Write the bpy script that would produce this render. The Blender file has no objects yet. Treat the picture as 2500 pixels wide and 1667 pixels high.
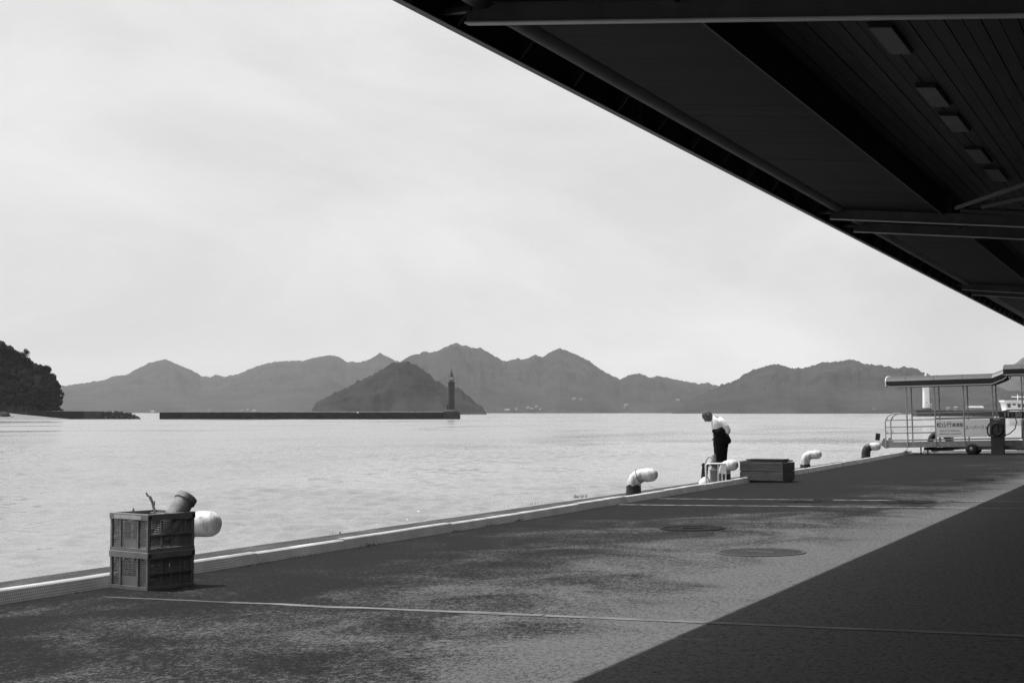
import bpy, bmesh, math, random
import numpy as np
from mathutils import Vector, Matrix, noise, Euler
random.seed(7)
R = math.radians
SC = bpy.context.scene
COL = SC.collection

# ------------------------------------------------------------------ camera
FPX, HC = 3680.0, 1.6                      # focal length in photograph pixels, eye height over the kerb line
PITCH = math.atan(172.5 / FPX)             # horizon lies at row 1006 of 1667
TH = math.atan(1655 / math.hypot(FPX, 172.5))   # the quay runs off 24 degrees right of the view
CAMLOC = Vector((0, 0, HC))
Dv = Vector((-math.sin(TH), math.cos(TH), 0)); Rv = Vector((math.cos(TH), math.sin(TH), 0)); Zv = Vector((0, 0, 1))
Fv = Dv * math.cos(PITCH) + Zv * math.sin(PITCH); Uv = -Dv * math.sin(PITCH) + Zv * math.cos(PITCH)
cam = bpy.data.cameras.new('camera'); camo = bpy.data.objects.new('camera', cam); COL.objects.link(camo)
cam.sensor_width = 36.0; cam.lens = FPX / 2500 * 36.0; cam.clip_start = 0.1; cam.clip_end = 60000
camo.location = CAMLOC; camo.rotation_euler = Euler((math.pi / 2 + PITCH, 0, TH), 'XYZ')
SC.camera = camo

# ------------------------------------------------------------------ sky, sun, exposure
SUNDIR = Vector((0.44, 0.02, -1.0)).normalized()      # direction the light travels: from over the water, high
world = bpy.data.worlds.new('World'); SC.world = world; world.use_nodes = True
wt = world.node_tree; wt.nodes.clear()
def wn(t): return wt.nodes.new(t)
sky = wn('ShaderNodeTexSky'); sky.sky_type = 'NISHITA'; sky.sun_disc = False
sky.sun_elevation = math.asin(-SUNDIR.z); sky.sun_rotation = math.atan2(-SUNDIR.x, -SUNDIR.y)
sky.air_density = 1.0; sky.dust_density = 6.0; sky.ozone_density = 1.0
bw = wn('ShaderNodeRGBToBW'); wt.links.new(sky.outputs[0], bw.inputs[0])
tc = wn('ShaderNodeTexCoord'); mp = wn('ShaderNodeMapping'); mp.inputs['Scale'].default_value = (1.0, 1.0, 2.6)
wt.links.new(tc.outputs['Generated'], mp.inputs['Vector'])
cn = wn('ShaderNodeTexNoise'); cn.inputs['Scale'].default_value = 3.0; cn.inputs['Detail'].default_value = 9; cn.inputs['Roughness'].default_value = 0.56
cn.inputs['Distortion'].default_value = 0.6
wt.links.new(mp.outputs[0], cn.inputs['Vector'])
cr = wn('ShaderNodeMapRange'); cr.inputs['From Min'].default_value = 0.3; cr.inputs['From Max'].default_value = 0.7
cr.inputs['To Min'].default_value = 6.4; cr.inputs['To Max'].default_value = 9.4
wt.links.new(cn.outputs[0], cr.inputs['Value'])
mx = wn('ShaderNodeMix'); mx.data_type = 'FLOAT'; mx.inputs['Factor'].default_value = 0.62
wt.links.new(bw.outputs[0], mx.inputs['A']); wt.links.new(cr.outputs[0], mx.inputs['B'])
bg = wn('ShaderNodeBackground'); bg.inputs['Strength'].default_value = 0.126
wo = wn('ShaderNodeOutputWorld')
wt.links.new(mx.outputs['Result'], bg.inputs['Color']); wt.links.new(bg.outputs[0], wo.inputs['Surface'])
sun = bpy.data.lights.new('sun', 'SUN'); suno = bpy.data.objects.new('sun', sun); COL.objects.link(suno)
sun.energy = 5.0; sun.angle = R(0.5); sun.color = (1, 1, 1)
suno.rotation_euler = SUNDIR.to_track_quat('-Z', 'Y').to_euler(); suno.location = (-40, 0, 80)
vs = SC.view_settings; vs.view_transform = 'Standard'; vs.look = 'None'; vs.gamma = 1.0; vs.exposure = 0.0; vs.use_curve_mapping = False
SC.render.engine = 'CYCLES'
SC.cycles.max_bounces = 6; SC.cycles.diffuse_bounces = 3; SC.cycles.glossy_bounces = 3; SC.cycles.volume_bounces = 1
SC.cycles.sample_clamp_direct = 3.0; SC.cycles.sample_clamp_indirect = 3.0; SC.cycles.caustics_reflective = False; SC.cycles.caustics_refractive = False
SC.cycles.use_denoising = True; SC.cycles.denoising_prefilter = 'NONE'

# ------------------------------------------------------------------ photograph pixel -> place
SL, V0 = 0.016, -9.4                       # the quay falls 1.6 % towards the water
def gz(v): return SL * (max(v, V0) - V0)
def ray(x, y): return Fv + Rv * ((x - 1250) / FPX) + Uv * ((833.5 - y) / FPX)
def onz(x, y, z=0.0):
    d = ray(x, y); return CAMLOC + d * ((z - HC) / d.z)
def ong(x, y):
    d = ray(x, y); return CAMLOC + d * ((SL * (CAMLOC.x - V0) - HC) / (d.z - SL * d.x))
def atd(x, y, D):                          # point on the pixel's ray at depth D along the view's heading
    d = ray(x, y); return CAMLOC + d * (D / d.dot(Dv))
def onv(x, v):                             # ground place on the line v seen in pixel column x -> (v, u)
    a = (x - 1250) / FPX; s, c = math.sin(TH), math.cos(TH)
    return v, v * (c + a * s) / (a * c - s)
def depth(v, u): return u * math.cos(TH) - v * math.sin(TH)
WZ = -1.8                                  # water level

# ------------------------------------------------------------------ materials (the photograph is black and white)
def g(v): return (v, v, v, 1)
def new_mat(name):
    m = bpy.data.materials.new(name); m.use_nodes = True
    nt = m.node_tree; b = nt.nodes['Principled BSDF']
    return m, nt, b
def nnoise(nt, scale, detail=4, rough=0.55, coord='Object', mapping=None, dist=0.0):
    t = nt.nodes.new('ShaderNodeTexCoord'); n = nt.nodes.new('ShaderNodeTexNoise')
    n.inputs['Scale'].default_value = scale; n.inputs['Detail'].default_value = detail; n.inputs['Roughness'].default_value = rough
    n.inputs['Distortion'].default_value = dist
    if mapping:
        mpn = nt.nodes.new('ShaderNodeMapping'); mpn.inputs['Scale'].default_value = mapping
        nt.links.new(t.outputs[coord], mpn.inputs['Vector']); nt.links.new(mpn.outputs[0], n.inputs['Vector'])
    else: nt.links.new(t.outputs[coord], n.inputs['Vector'])
    return n.outputs['Fac']
def nrange(nt, src, a, b, c, d, smooth=False):
    r = nt.nodes.new('ShaderNodeMapRange'); nt.links.new(src, r.inputs['Value'])
    if smooth: r.interpolation_type = 'SMOOTHSTEP'
    for k, v in zip(('From Min', 'From Max', 'To Min', 'To Max'), (a, b, c, d)): r.inputs[k].default_value = v
    return r.outputs['Result']
def nmath(nt, op, a, b=None):
    r = nt.nodes.new('ShaderNodeMath'); r.operation = op
    for k, v in enumerate((a, b)):
        if v is None: continue
        if isinstance(v, (int, float)): r.inputs[k].default_value = v
        else: nt.links.new(v, r.inputs[k])
    return r.outputs[0]
def nbump(nt, b, h, strength, dist):
    n = nt.nodes.new('ShaderNodeBump'); n.inputs['Strength'].default_value = strength; n.inputs['Distance'].default_value = dist
    nt.links.new(h, n.inputs['Height']); nt.links.new(n.outputs[0], b.inputs['Normal']); return n
def mat(name, lo, hi=None, scale=4.0, rough=0.6, metal=0.0, bump=0.0, bscale=60, spec=0.5, detail=5, mapping=None, contrast=(0.35, 0.65), rnd=0.0):
    m, nt, b = new_mat(name)
    hi = lo if hi is None else hi
    f = nnoise(nt, scale, detail, 0.6, mapping=mapping)
    c = nrange(nt, f, contrast[0], contrast[1], lo, hi)
    if rnd:
        oi = nt.nodes.new('ShaderNodeObjectInfo'); c = nmath(nt, 'MULTIPLY', c, nrange(nt, oi.outputs['Random'], 0, 1, 1 - rnd, 1 + rnd))
    nt.links.new(c, b.inputs['Base Color'])
    b.inputs['Roughness'].default_value = rough; b.inputs['Metallic'].default_value = metal
    b.inputs['Specular IOR Level'].default_value = spec
    if bump: nbump(nt, b, nnoise(nt, bscale, 4), bump, 0.01)
    return m
M = {}
M['concrete'] = mat('concrete', .16, .30, 1.2, .9, bump=.4, bscale=25)
M['concrete_dark'] = mat('sea concrete', .006, .018, .25, .9, bump=.4, bscale=1, mapping=(1, 1, 3), rnd=.35, contrast=(.4, .6))
M['concrete_block'] = mat('breakwater head concrete', .02, .04, .3, .9, bump=.3, bscale=1)
M['concrete_cap'] = mat('breakwater cap', .25, .38, .3, .9)
M['white_paint'] = mat('white paint', .66, .82, 9, .42, bump=.1, bscale=40)
M['black_paint'] = mat('black paint', .012, .03, 14, .5, bump=.2)
M['steel_grey'] = mat('grey steel', .30, .38, 8, .45)
M['steel_mid'] = mat('grey painted steel', .2, .27, 5, .5)
M['steel_dark'] = mat('dark steel', .035, .06, 6, .5)
M['rubber'] = mat('rubber', .012, .022, 20, .75)
M['crate'] = mat('crate plastic', .15, .21, 6, .5, bump=.15, bscale=90)
M['crate_dark'] = mat('crate corner', .02, .03, 6, .6)
M['sticker'] = mat('faded sticker', .4, .52, 14, .7)
M['pipe'] = mat('weathered pipe', .14, .26, 9, .8, bump=.35, bscale=40)
M['driftwood'] = mat('driftwood', .2, .4, 18, .9, bump=.6, bscale=60)
M['wood'] = mat('weathered planks', .075, .15, 5, .8, bump=.5, bscale=30, mapping=(.6, 6, 6), rnd=.12)
M['wood_dark'] = mat('dark lid boards', .025, .05, 5, .8, bump=.5, bscale=30, mapping=(.6, 6, 6))
M['sign_white'] = mat('sign white', .88, .93, 3, .5)
M['print'] = mat('black print', .012, .016, 3, .6)
M['print_light'] = mat('pale print', .42, .5, 3, .6)
M['board_black'] = mat('board black', .012, .018, 3, .4)
M['roof_sheet'] = mat('gangway roof sheet', .03, .045, 3, .45)
M['roof_skirt'] = mat('gangway roof skirt', .009, .014, 3, .5)
M['lh_dark'] = mat('dark red paint', .022, .036, .3, .6)
M['lh_white'] = mat('lighthouse white', .84, .9, .3, .6)
M['glass'] = mat('dark glass', .03, .05, 2, .08, spec=.8)
M['lantern'] = mat('lantern glass', .35, .5, 2, .1, spec=.8)
M['rock'] = mat('rock', .014, .035, .6, .95, bump=.6, bscale=3)
M['sand'] = mat('sand', .13, .18, .4, .95)
M['house_white'] = mat('pale house wall', .17, .27, .1, .9)
M['house_roof'] = mat('house roof', .12, .2, .1, .8)
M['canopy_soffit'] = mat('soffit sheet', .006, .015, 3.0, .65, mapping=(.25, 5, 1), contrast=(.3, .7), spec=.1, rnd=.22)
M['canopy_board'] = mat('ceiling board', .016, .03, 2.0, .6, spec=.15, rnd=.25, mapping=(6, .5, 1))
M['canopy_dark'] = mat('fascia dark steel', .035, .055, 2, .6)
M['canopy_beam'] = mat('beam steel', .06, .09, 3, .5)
M['beam_edge'] = mat('beam flange', .46, .56, 3, .45)
M['gutter'] = mat('gutter steel', .03, .055, 2, .6)
M['lip'] = mat('fascia lip', .16, .22, 2, .5)
M['lamp_panel'] = mat('unlit lamp diffuser', .036, .05, 2, .5)
M['grate'] = mat('cast iron grate', .012, .026, 12, .95, spec=.05)
M['slat'] = mat('worn grate bars', .05, .09, 12, .8, spec=.2)
M['grate_pit'] = mat('drain pit', .01, .015, 2, .9)
M['skin'] = mat('skin', .10, .15, 30, .6)
M['hair'] = mat('short grey hair', .045, .09, 60, .8, bump=.5, bscale=300)
M['shirt'] = mat('white shirt', .66, .78, 10, .85, bump=.8, bscale=18)
M['black_cloth'] = mat('black cloth', .006, .011, 12, .85, bump=.4, bscale=14, spec=.1)
M['weed'] = mat('weed', .03, .07, 30, .8)
M['bark'] = mat('bark', .03, .05, 3, .9)
M['moss'] = mat('weed stained wall', .02, .05, .8, .95, bump=.4)

def asphalt_mat():
    m, nt, b = new_mat('asphalt')
    fine = nnoise(nt, 100, 3, .75, mapping=(1, .5, 1)); mid = nnoise(nt, 30, 4, .75, mapping=(1, .6, 1))
    patch = nnoise(nt, 0.95, 7, .66, mapping=(.8, .75, 1), dist=.8); big = nnoise(nt, .3, 4, .5, mapping=(.8, .6, 1))
    tcn = nt.nodes.new('ShaderNodeTexCoord'); sep = nt.nodes.new('ShaderNodeSeparateXYZ'); nt.links.new(tcn.outputs['Object'], sep.inputs[0])
    # the lane people walk, a few metres in from the kerb, is worn pale; it is tar-dark along the kerb
    lane = nmath(nt, 'ADD', nrange(nt, sep.outputs['X'], -9.2, -3.2, 0.0, 1.0, True), nrange(nt, sep.outputs['X'], -4.4, -2.8, 0.0, .7, True))  # second ramp paints out the mottling where the canopy's shadow falls
    far = nrange(nt, sep.outputs['Y'], 16.0, 34.0, 0.0, .26, True)
    k = nmath(nt, 'ADD', nmath(nt, 'MULTIPLY', patch, 1.15), nmath(nt, 'MULTIPLY', big, .65))
    k = nmath(nt, 'ADD', k, nmath(nt, 'MULTIPLY', lane, .46))
    k = nmath(nt, 'SUBTRACT', k, far)
    wear = nrange(nt, k, .75, 1.60, 0.0, 1.0, True)
    grain = nmath(nt, 'ADD', nmath(nt, 'MULTIPLY', fine, .5), nmath(nt, 'MULTIPLY', mid, .5))
    gr = nrange(nt, grain, .40, .60, 0.0, 1.0)
    show = nmath(nt, 'ADD', nmath(nt, 'MULTIPLY', gr, .62), nmath(nt, 'MULTIPLY', wear, .72))
    stone = nrange(nt, show, .50, 1.16, 0.0, 1.0, True)
    col = nmath(nt, 'ADD', nmath(nt, 'ADD', .012, nmath(nt, 'MULTIPLY', gr, .006)), nmath(nt, 'MULTIPLY', stone, .120))
    # sparse dark gum and tar spots
    vor = nt.nodes.new('ShaderNodeTexVoronoi'); vor.inputs['Scale'].default_value = 1.7; nt.links.new(tcn.outputs['Object'], vor.inputs['Vector'])
    spot = nrange(nt, vor.outputs['Distance'], .025, .04, .35, 1.0)
    col = nmath(nt, 'MULTIPLY', col, spot)
    nt.links.new(col, b.inputs['Base Color']); b.inputs['Roughness'].default_value = .95; b.inputs['Specular IOR Level'].default_value = .05
    nbump(nt, b, grain, .15, .01)
    return m
M['asphalt'] = asphalt_mat()
def apron_mat():
    m, nt, b = new_mat('apron concrete')
    n1 = nnoise(nt, 2.2, 6, .7, mapping=(1.6, .5, 1)); n2 = nnoise(nt, 60, 3, .7)
    c = nrange(nt, nmath(nt, 'ADD', nmath(nt, 'MULTIPLY', n1, .7), nmath(nt, 'MULTIPLY', n2, .4)), .52, .80, .022, .15, True)
    nt.links.new(c, b.inputs['Base Color']); b.inputs['Roughness'].default_value = .95
    nbump(nt, b, n2, .6, .01); return m
M['apron'] = apron_mat()
def kerb_mat(name, lo, hi, facing):
    m, nt, b = new_mat(name)
    tcn = nt.nodes.new('ShaderNodeTexCoord'); mpn = nt.nodes.new('ShaderNodeMapping')
    mpn.inputs['Rotation'].default_value = (R(45), 0, 0); mpn.inputs['Scale'].default_value = (1, 62, 62)
    nt.links.new(tcn.outputs['Object'], mpn.inputs['Vector'])
    ch = nt.nodes.new('ShaderNodeTexChecker'); ch.inputs['Scale'].default_value = 1.0; nt.links.new(mpn.outputs[0], ch.inputs['Vector'])
    dirt = nnoise(nt, 2.2, 6, .65); c = nrange(nt, dirt, .3, .7, lo, hi)
    if facing:
        c = nmath(nt, 'MULTIPLY', c, nrange(nt, ch.outputs['Fac'], 0, 1, .72, 1.2))
        nbump(nt, b, ch.outputs['Fac'], .5, .004)
    nt.links.new(c, b.inputs['Base Color']); b.inputs['Roughness'].default_value = .6
    return m
M['kerb_face'] = kerb_mat('kerb tread plate', .42, .66, True)
M['kerb_top'] = kerb_mat('kerb white top', .16, .56, False)
def bollard_mat():
    m, nt, b = new_mat('bollard white paint')
    chips = nnoise(nt, 13, 6, .7); rust = nnoise(nt, 5.0, 7, .7, mapping=(2, 2, .7))
    c = nrange(nt, chips, .66, .69, .66, .05); d = nrange(nt, rust, .46, .66, 1.0, .3)
    nt.links.new(nmath(nt, 'MULTIPLY', c, d), b.inputs['Base Color']); b.inputs['Roughness'].default_value = .4
    nbump(nt, b, chips, .15, .01); return m
M['bollard'] = bollard_mat()
def water_mat():
    m, nt, b = new_mat('sea water')
    b.inputs['Base Color'].default_value = g(.185); b.inputs['IOR'].default_value = 1.9
    w1 = nnoise(nt, .17, 7, .6, mapping=(.8, 1.0, 1), dist=.3); w2 = nnoise(nt, 1.5, 4, .62, mapping=(1, 1.3, 1), dist=.5)
    w1 = nmath(nt, 'POWER', w1, 2.2); w2 = nmath(nt, 'POWER', w2, 2.0)
    gust = nrange(nt, nnoise(nt, .012, 5, .62, mapping=(1.2, .5, 1), dist=.9), .40, .60, .0, 1.0, True)
    h = nmath(nt, 'ADD', nmath(nt, 'MULTIPLY', w1, 1.1), nmath(nt, 'MULTIPLY', w2, .2))
    bn = nbump(nt, b, h, .5, .8)
    nt.links.new(nrange(nt, gust, 0, 1, .12, .5), bn.inputs['Strength'])
    tcw = nt.nodes.new('ShaderNodeTexCoord'); ln_ = nt.nodes.new('ShaderNodeVectorMath'); ln_.operation = 'LENGTH'; nt.links.new(tcw.outputs['Object'], ln_.inputs[0])
    open_sea = nmath(nt, 'MULTIPLY', nrange(nt, ln_.outputs['Value'], 90, 420, 0.0, .30, True), nrange(nt, gust, 0, 1, .25, 1.0))          # ripples too small to see add up to a duller sheen out on the open water
    nt.links.new(nmath(nt, 'ADD', nrange(nt, gust, 0, 1, .05, .10), open_sea), b.inputs['Roughness'])
    return m
M['water'] = water_mat()
def hill_mat(name, lo, hi, sc):
    m, nt, b = new_mat(name)
    a = nnoise(nt, sc, 8, .62); c = nnoise(nt, sc * 9, 4, .7)
    f = nmath(nt, 'ADD', nmath(nt, 'MULTIPLY', a, .6), nmath(nt, 'MULTIPLY', c, .4))
    nt.links.new(nrange(nt, f, .35, .65, lo, hi), b.inputs['Base Color']); b.inputs['Roughness'].default_value = .95; b.inputs['Specular IOR Level'].default_value = .05
    nbump(nt, b, c, .5, 10)
    return m
M['hill'] = hill_mat('wooded hillside', .010, .042, .005)
M['island'] = hill_mat('wooded island', .008, .04, .016)
M['headland'] = hill_mat('headland undergrowth', .006, .014, .15)
def leaf_mat():
    m, nt, b = new_mat('dark foliage')
    oi = nt.nodes.new('ShaderNodeObjectInfo')
    c = nmath(nt, 'MULTIPLY', nrange(nt, nnoise(nt, .35, 4, .6), .35, .65, .004, .014), nrange(nt, oi.outputs['Random'], 0, 1, .55, 1.6))
    nt.links.new(c, b.inputs['Base Color']); b.inputs['Roughness'].default_value = .8; b.inputs['Specular IOR Level'].default_value = .1
    return m
M['leaf'] = leaf_mat()

# ------------------------------------------------------------------ builders
class MB:
    def __init__(s): s.v = []; s.f = []
    def add(s, vs, fs):
        o = len(s.v); s.v += [tuple(x) for x in vs]; s.f += [tuple(i + o for i in f) for f in fs]; return s
    def box(s, x0, x1, y0, y1, z0, z1, mtx=None, bev=0.0):
        if bev <= 0:
            vs = [Vector(p) for p in ((x0,y0,z0),(x1,y0,z0),(x1,y1,z0),(x0,y1,z0),(x0,y0,z1),(x1,y0,z1),(x1,y1,z1),(x0,y1,z1))]
            fs = [(0,3,2,1),(4,5,6,7),(0,1,5,4),(1,2,6,5),(2,3,7,6),(3,0,4,7)]
        else:
            bm = bmesh.new(); bmesh.ops.create_cube(bm, size=1.0)
            for w in bm.verts: w.co = Vector(((x0+x1)/2 + w.co.x*(x1-x0), (y0+y1)/2 + w.co.y*(y1-y0), (z0+z1)/2 + w.co.z*(z1-z0)))
            bmesh.ops.bevel(bm, geom=list(bm.edges), offset=bev, segments=1, affect='EDGES')
            bm.verts.index_update(); vs = [w.co.copy() for w in bm.verts]; fs = [[w.index for w in f.verts] for f in bm.faces]; bm.free()
        if mtx is not None: vs = [mtx @ p for p in vs]
        return s.add(vs, fs)
    def sweep(s, pts, rad, n=10, caps=True, flat=None):
        pts = [Vector(p) for p in pts]; k = len(pts)
        rad = [rad] * k if isinstance(rad, (int, float)) else rad
        t0 = (pts[1] - pts[0]).normalized()
        up = Vector((0, 0, 1)) if abs(t0.z) < .9 else Vector((1, 0, 0))
        nrm = (up - t0 * up.dot(t0)).normalized(); rings = []; vs = []
        for i in range(k):
            t = (pts[min(i + 1, k - 1)] - pts[max(i - 1, 0)]).normalized()
            nrm = (nrm - t * nrm.dot(t)).normalized(); bi = t.cross(nrm)
            for j in range(n):
                a = 2 * math.pi * j / n
                vs.append(pts[i] + (nrm * math.cos(a) + bi * math.sin(a)) * rad[i])
        fs = [(i*n+j, i*n+(j+1) % n, (i+1)*n+(j+1) % n, (i+1)*n+j) for i in range(k-1) for j in range(n)]
        if caps: fs += [tuple(range(n-1, -1, -1)), tuple(range((k-1)*n, k*n))]
        return s.add(vs, fs)
    def lathe(s, prof, c=(0, 0, 0), n=20, caps=True):
        c = Vector(c); vs = [c + Vector((r*math.cos(2*math.pi*j/n), r*math.sin(2*math.pi*j/n), z)) for r, z in prof for j in range(n)]
        k = len(prof); fs = [(i*n+j, i*n+(j+1) % n, (i+1)*n+(j+1) % n, (i+1)*n+j) for i in range(k-1) for j in range(n)]
        if caps: fs += [tuple(range(n-1, -1, -1)), tuple(range((k-1)*n, k*n))]
        return s.add(vs, fs)
    def prism(s, poly, axis, a0, a1):      # poly of 2-D points, extruded along axis 0/1/2
        def p(q, a):
            q = list(q); q.insert(axis, a); return q
        n = len(poly); vs = [p(q, a0) for q in poly] + [p(q, a1) for q in poly]
        fs = [tuple(range(n-1, -1, -1)), tuple(range(n, 2*n))] + [(i, (i+1) % n, n+(i+1) % n, n+i) for i in range(n)]
        return s.add(vs, fs)
    def mesh(s, name, smooth=False):
        me = bpy.data.meshes.new(name); me.from_pydata(s.v, [], s.f)
        bm = bmesh.new(); bm.from_mesh(me); bmesh.ops.recalc_face_normals(bm, faces=bm.faces); bm.to_mesh(me); bm.free()
        if smooth:
            for p in me.polygons: p.use_smooth = True
        return me
    def build(s, name, m, parent=None, smooth=False, loc=None):
        return obj(name, s.mesh(name, smooth), m, parent, loc)
def obj(name, me, m, parent=None, loc=None):
    o = bpy.data.objects.new(name, me); COL.objects.link(o)
    if m is not None and len(me.materials) == 0: me.materials.append(M[m])
    if parent is not None: o.parent = parent
    if loc is not None: o.location = loc
    return o
def autosmooth(o, ang=40):
    for p in o.data.polygons: p.use_smooth = True
    try: o.data.set_sharp_from_angle(angle=R(ang))
    except Exception: pass
    return o
def tag(o, label, cat, group=None):
    o['label'] = label; o['category'] = cat
    if group: o['group'] = group
    return o
def thing(name, label, cat, loc=(0, 0, 0), rz=0.0, group=None):
    o = bpy.data.objects.new(name, None); COL.objects.link(o); o.location = loc; o.rotation_euler = (0, 0, rz)
    o.empty_display_size = .2
    return tag(o, label, cat, group)
def struct(o): o['kind'] = 'structure'; return o
def stuff(o): o['kind'] = 'stuff'; return o
def lettering(text, size, m, parent, loc, rot, name='lettering', bold=0.0, sx=1.0, align='CENTER'):
    cu = bpy.data.curves.new(name, 'FONT'); cu.body = text; cu.size = size; cu.align_x = align; cu.align_y = 'CENTER'
    cu.extrude = .002; cu.offset = bold; cu.resolution_u = 4
    t = bpy.data.objects.new(name, cu); COL.objects.link(t)
    dg = bpy.context.evaluated_depsgraph_get(); me = bpy.data.meshes.new_from_object(t.evaluated_get(dg))
    bpy.data.objects.remove(t); me.materials.clear()
    o = obj(name, me, m, parent, loc); o.rotation_euler = rot; o.scale = (sx, 1, 1)
    return o
def fbm(p, o=4): return noise.fractal(Vector(p), 1.0, 2.0, o)
def interp(pts, x):
    if x <= pts[0][0]: return pts[0][1]
    for (a, b), (c, d) in zip(pts, pts[1:]):
        if x <= c: return b + (d - b) * (x - a) / (c - a)
    return pts[-1][1]

# ================================================================== THE SETTING
UE = 61.4                                   # far end of the quay
QE = -10.32                                 # quay edge
# water: one sheet, finely waved near the quay, flat far out
def water_mesh():
    rr = np.random.RandomState(4)
    fine = np.arange(-24.0, 24.01, .075); coarse = np.concatenate([np.arange(24.6, 40, 1.2), np.arange(42, 318.1, 6.0), np.arange(320, 335.5, 1.2)])
    az = np.radians(np.concatenate([fine, coarse])); rad = [4.0, 8.0, 12.0]
    while rad[-1] < 14000:
        r = rad[-1]; rad.append(r + (min(max(.10, .0022 * r), .30) if r < 150 else .30 * (r / 150) ** 2.2))
    rad = np.array(rad); RR, AA = np.meshgrid(rad, az, indexing='ij')
    X = np.cos(AA) * RR * Dv.x + np.sin(AA) * RR * Rv.x; Y = np.cos(AA) * RR * Dv.y + np.sin(AA) * RR * Rv.y
    Z = np.zeros_like(X); base = math.atan2(Dv.y, Dv.x) + .35
    env = np.zeros_like(X)
    for i in range(9):
        t = rr.uniform(0, 6.28); l = rr.uniform(14, 60); env += np.sin((X * math.cos(t) + Y * math.sin(t)) * 6.283 / l + rr.uniform(0, 6.28))
    env = .62 + .38 * np.clip(env / 2.6, -1, 1.3)
    for i in range(70):
        l = .6 * (3.2 / .6) ** rr.uniform(0, 1); t = base + rr.normal(0, .8); k = 6.283 / l
        Z += .0330 * rr.uniform(.5, 1.3) / k * np.sin((X * math.cos(t) + Y * math.sin(t)) * k + rr.uniform(0, 6.28))
    Z = Z * env
    Z *= np.clip((185 - RR) / 70, 0, 1) * np.clip((RR - 9) / 3, 0, 1)
    n, m = X.shape
    co = np.empty((n * m + 1, 3)); co[:-1, 0] = X.ravel(); co[:-1, 1] = Y.ravel(); co[:-1, 2] = Z.ravel() + WZ; co[-1] = (0, 0, WZ)
    i, j = np.meshgrid(np.arange(n - 1), np.arange(m), indexing='ij'); j2 = (j + 1) % m
    q = np.stack([i * m + j, (i + 1) * m + j, (i + 1) * m + j2, i * m + j2], -1).reshape(-1, 4)
    me = bpy.data.meshes.new('water'); me.vertices.add(len(co)); me.vertices.foreach_set('co', co.ravel())
    me.loops.add(q.size); me.loops.foreach_set('vertex_index', q.ravel().astype(np.int32)); me.polygons.add(len(q))
    me.polygons.foreach_set('loop_start', np.arange(0, q.size, 4, dtype=np.int32)); me.update(calc_edges=True); me.validate()
    me.polygons.foreach_set('use_smooth', np.ones(len(me.polygons), dtype=bool))
    if me.polygons[0].normal.z < 0: me.flip_normals()
    return me
struct(obj('water', water_mesh(), 'water'))
# quay body: wall down into the water, and the strip of rough concrete outside the kerb
wb = MB()
edge = []
for i in range(0, 141):
    u = -40 + (UE + 40) * i / 140
    e = QE + .035 * fbm((u * .45, 3.1, 0), 4) - (max(0, u - 40) * .012)
    edge.append((e, u))
for i, (e, u) in enumerate(edge):
    ch = .012 + .02 * abs(fbm((u * 1.3, 9, 1), 3))
    wb.v += [(e, u, WZ - 2.5), (e, u, -.02 - ch), (e + .03 + ch, u, 0), (-8.80, u, 0)]
for i in range(len(edge) - 1):
    for k in range(3): wb.f.append((i*4+k, (i+1)*4+k, (i+1)*4+k+1, i*4+k+1))
n = len(edge) - 1
wb.add([edge[-1] + (WZ - 2.5,), (60, UE, WZ - 2.5), (60, UE, -.02), (edge[-1][0], UE, -.02)], [(0, 1, 2, 3)])
wb.add([(-8.80, UE - 1.2, 0), (60, UE - 1.2, .9), (60, UE, .9), (-8.80, UE, 0)], [(0, 1, 2, 3)])
struct(wb.build('quay_apron', 'apron'))
# asphalt
kerbline = [(-40, -8.93), (20, -8.95), (28, -9.04), (33, -9.10), (38, -9.12), (48, -9.4), (59.6, -9.8)]
def kerbv(u): return -interp([(p, -q) for p, q in kerbline], u)
ab = MB(); nv, nu = 40, 110
for i in range(nv + 1):
    for j in range(nu + 1):
        u = -40 + (UE - 1.0 + 40) * j / nu; vl = kerbv(u) - .03
        v = vl + (60 - vl) * (i / nv) ** 2
        ab.v.append((v, u, gz(v) + .010 + .003 * fbm((v * .5, u * .35, 5), 3)))
for i in range(nv):
    for j in range(nu):
        a = i * (nu + 1) + j; ab.f.append((a, a + nu + 1, a + nu + 2, a + 1))
struct(ab.build('asphalt', 'asphalt', smooth=True))
def band(name, u0, u1, v0, v1, m, dz=.0145, step=.35, wob=.006, gaps=0.0, label=None):
    b = MB(); k = int((v1 - v0) / step)
    for i in range(k):
        if random.random() < gaps: continue
        a, c = v0 + (v1 - v0) * i / k, v0 + (v1 - v0) * (i + 1) / k
        w = [wob * fbm((x * 2, u0, q), 3) for x in (a, c) for q in (0, 7)]
        b.add([(a, u0 + w[0], gz(a) + dz), (c, u0 + w[2], gz(c) + dz), (c, u1 + w[3], gz(c) + dz), (a, u1 + w[1], gz(a) + dz)], [(0, 1, 2, 3)])
    return struct(b.build(name, m))
M['strip'] = mat('old concrete strip', .075, .19, 2.6, .9, bump=.3, mapping=(1, 4, 1))
M['paint_worn'] = mat('worn white line', .04, .26, 7, .8, contrast=(.38, .55))
M['strip_dirty'] = mat('dirty concrete strip', .03, .09, 2.6, .9)
band('concrete_strip', 10.35, 10.42, -8.5, -7.21, 'strip_dirty', step=.12, gaps=.02, wob=.03)
band('concrete_strip', 10.34, 10.43, -7.2, -4.42, 'strip', step=.12, gaps=.03, wob=.035)
band('concrete_strip', 10.335, 10.435, -4.40, 20, 'strip', wob=.006)
band('painted_line', 24.36, 24.47, -8.95, 6, 'paint_worn', wob=.03)
band('painted_line', 26.33, 26.43, -8.9, 6, 'paint_worn', wob=.03, gaps=.06)
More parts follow.
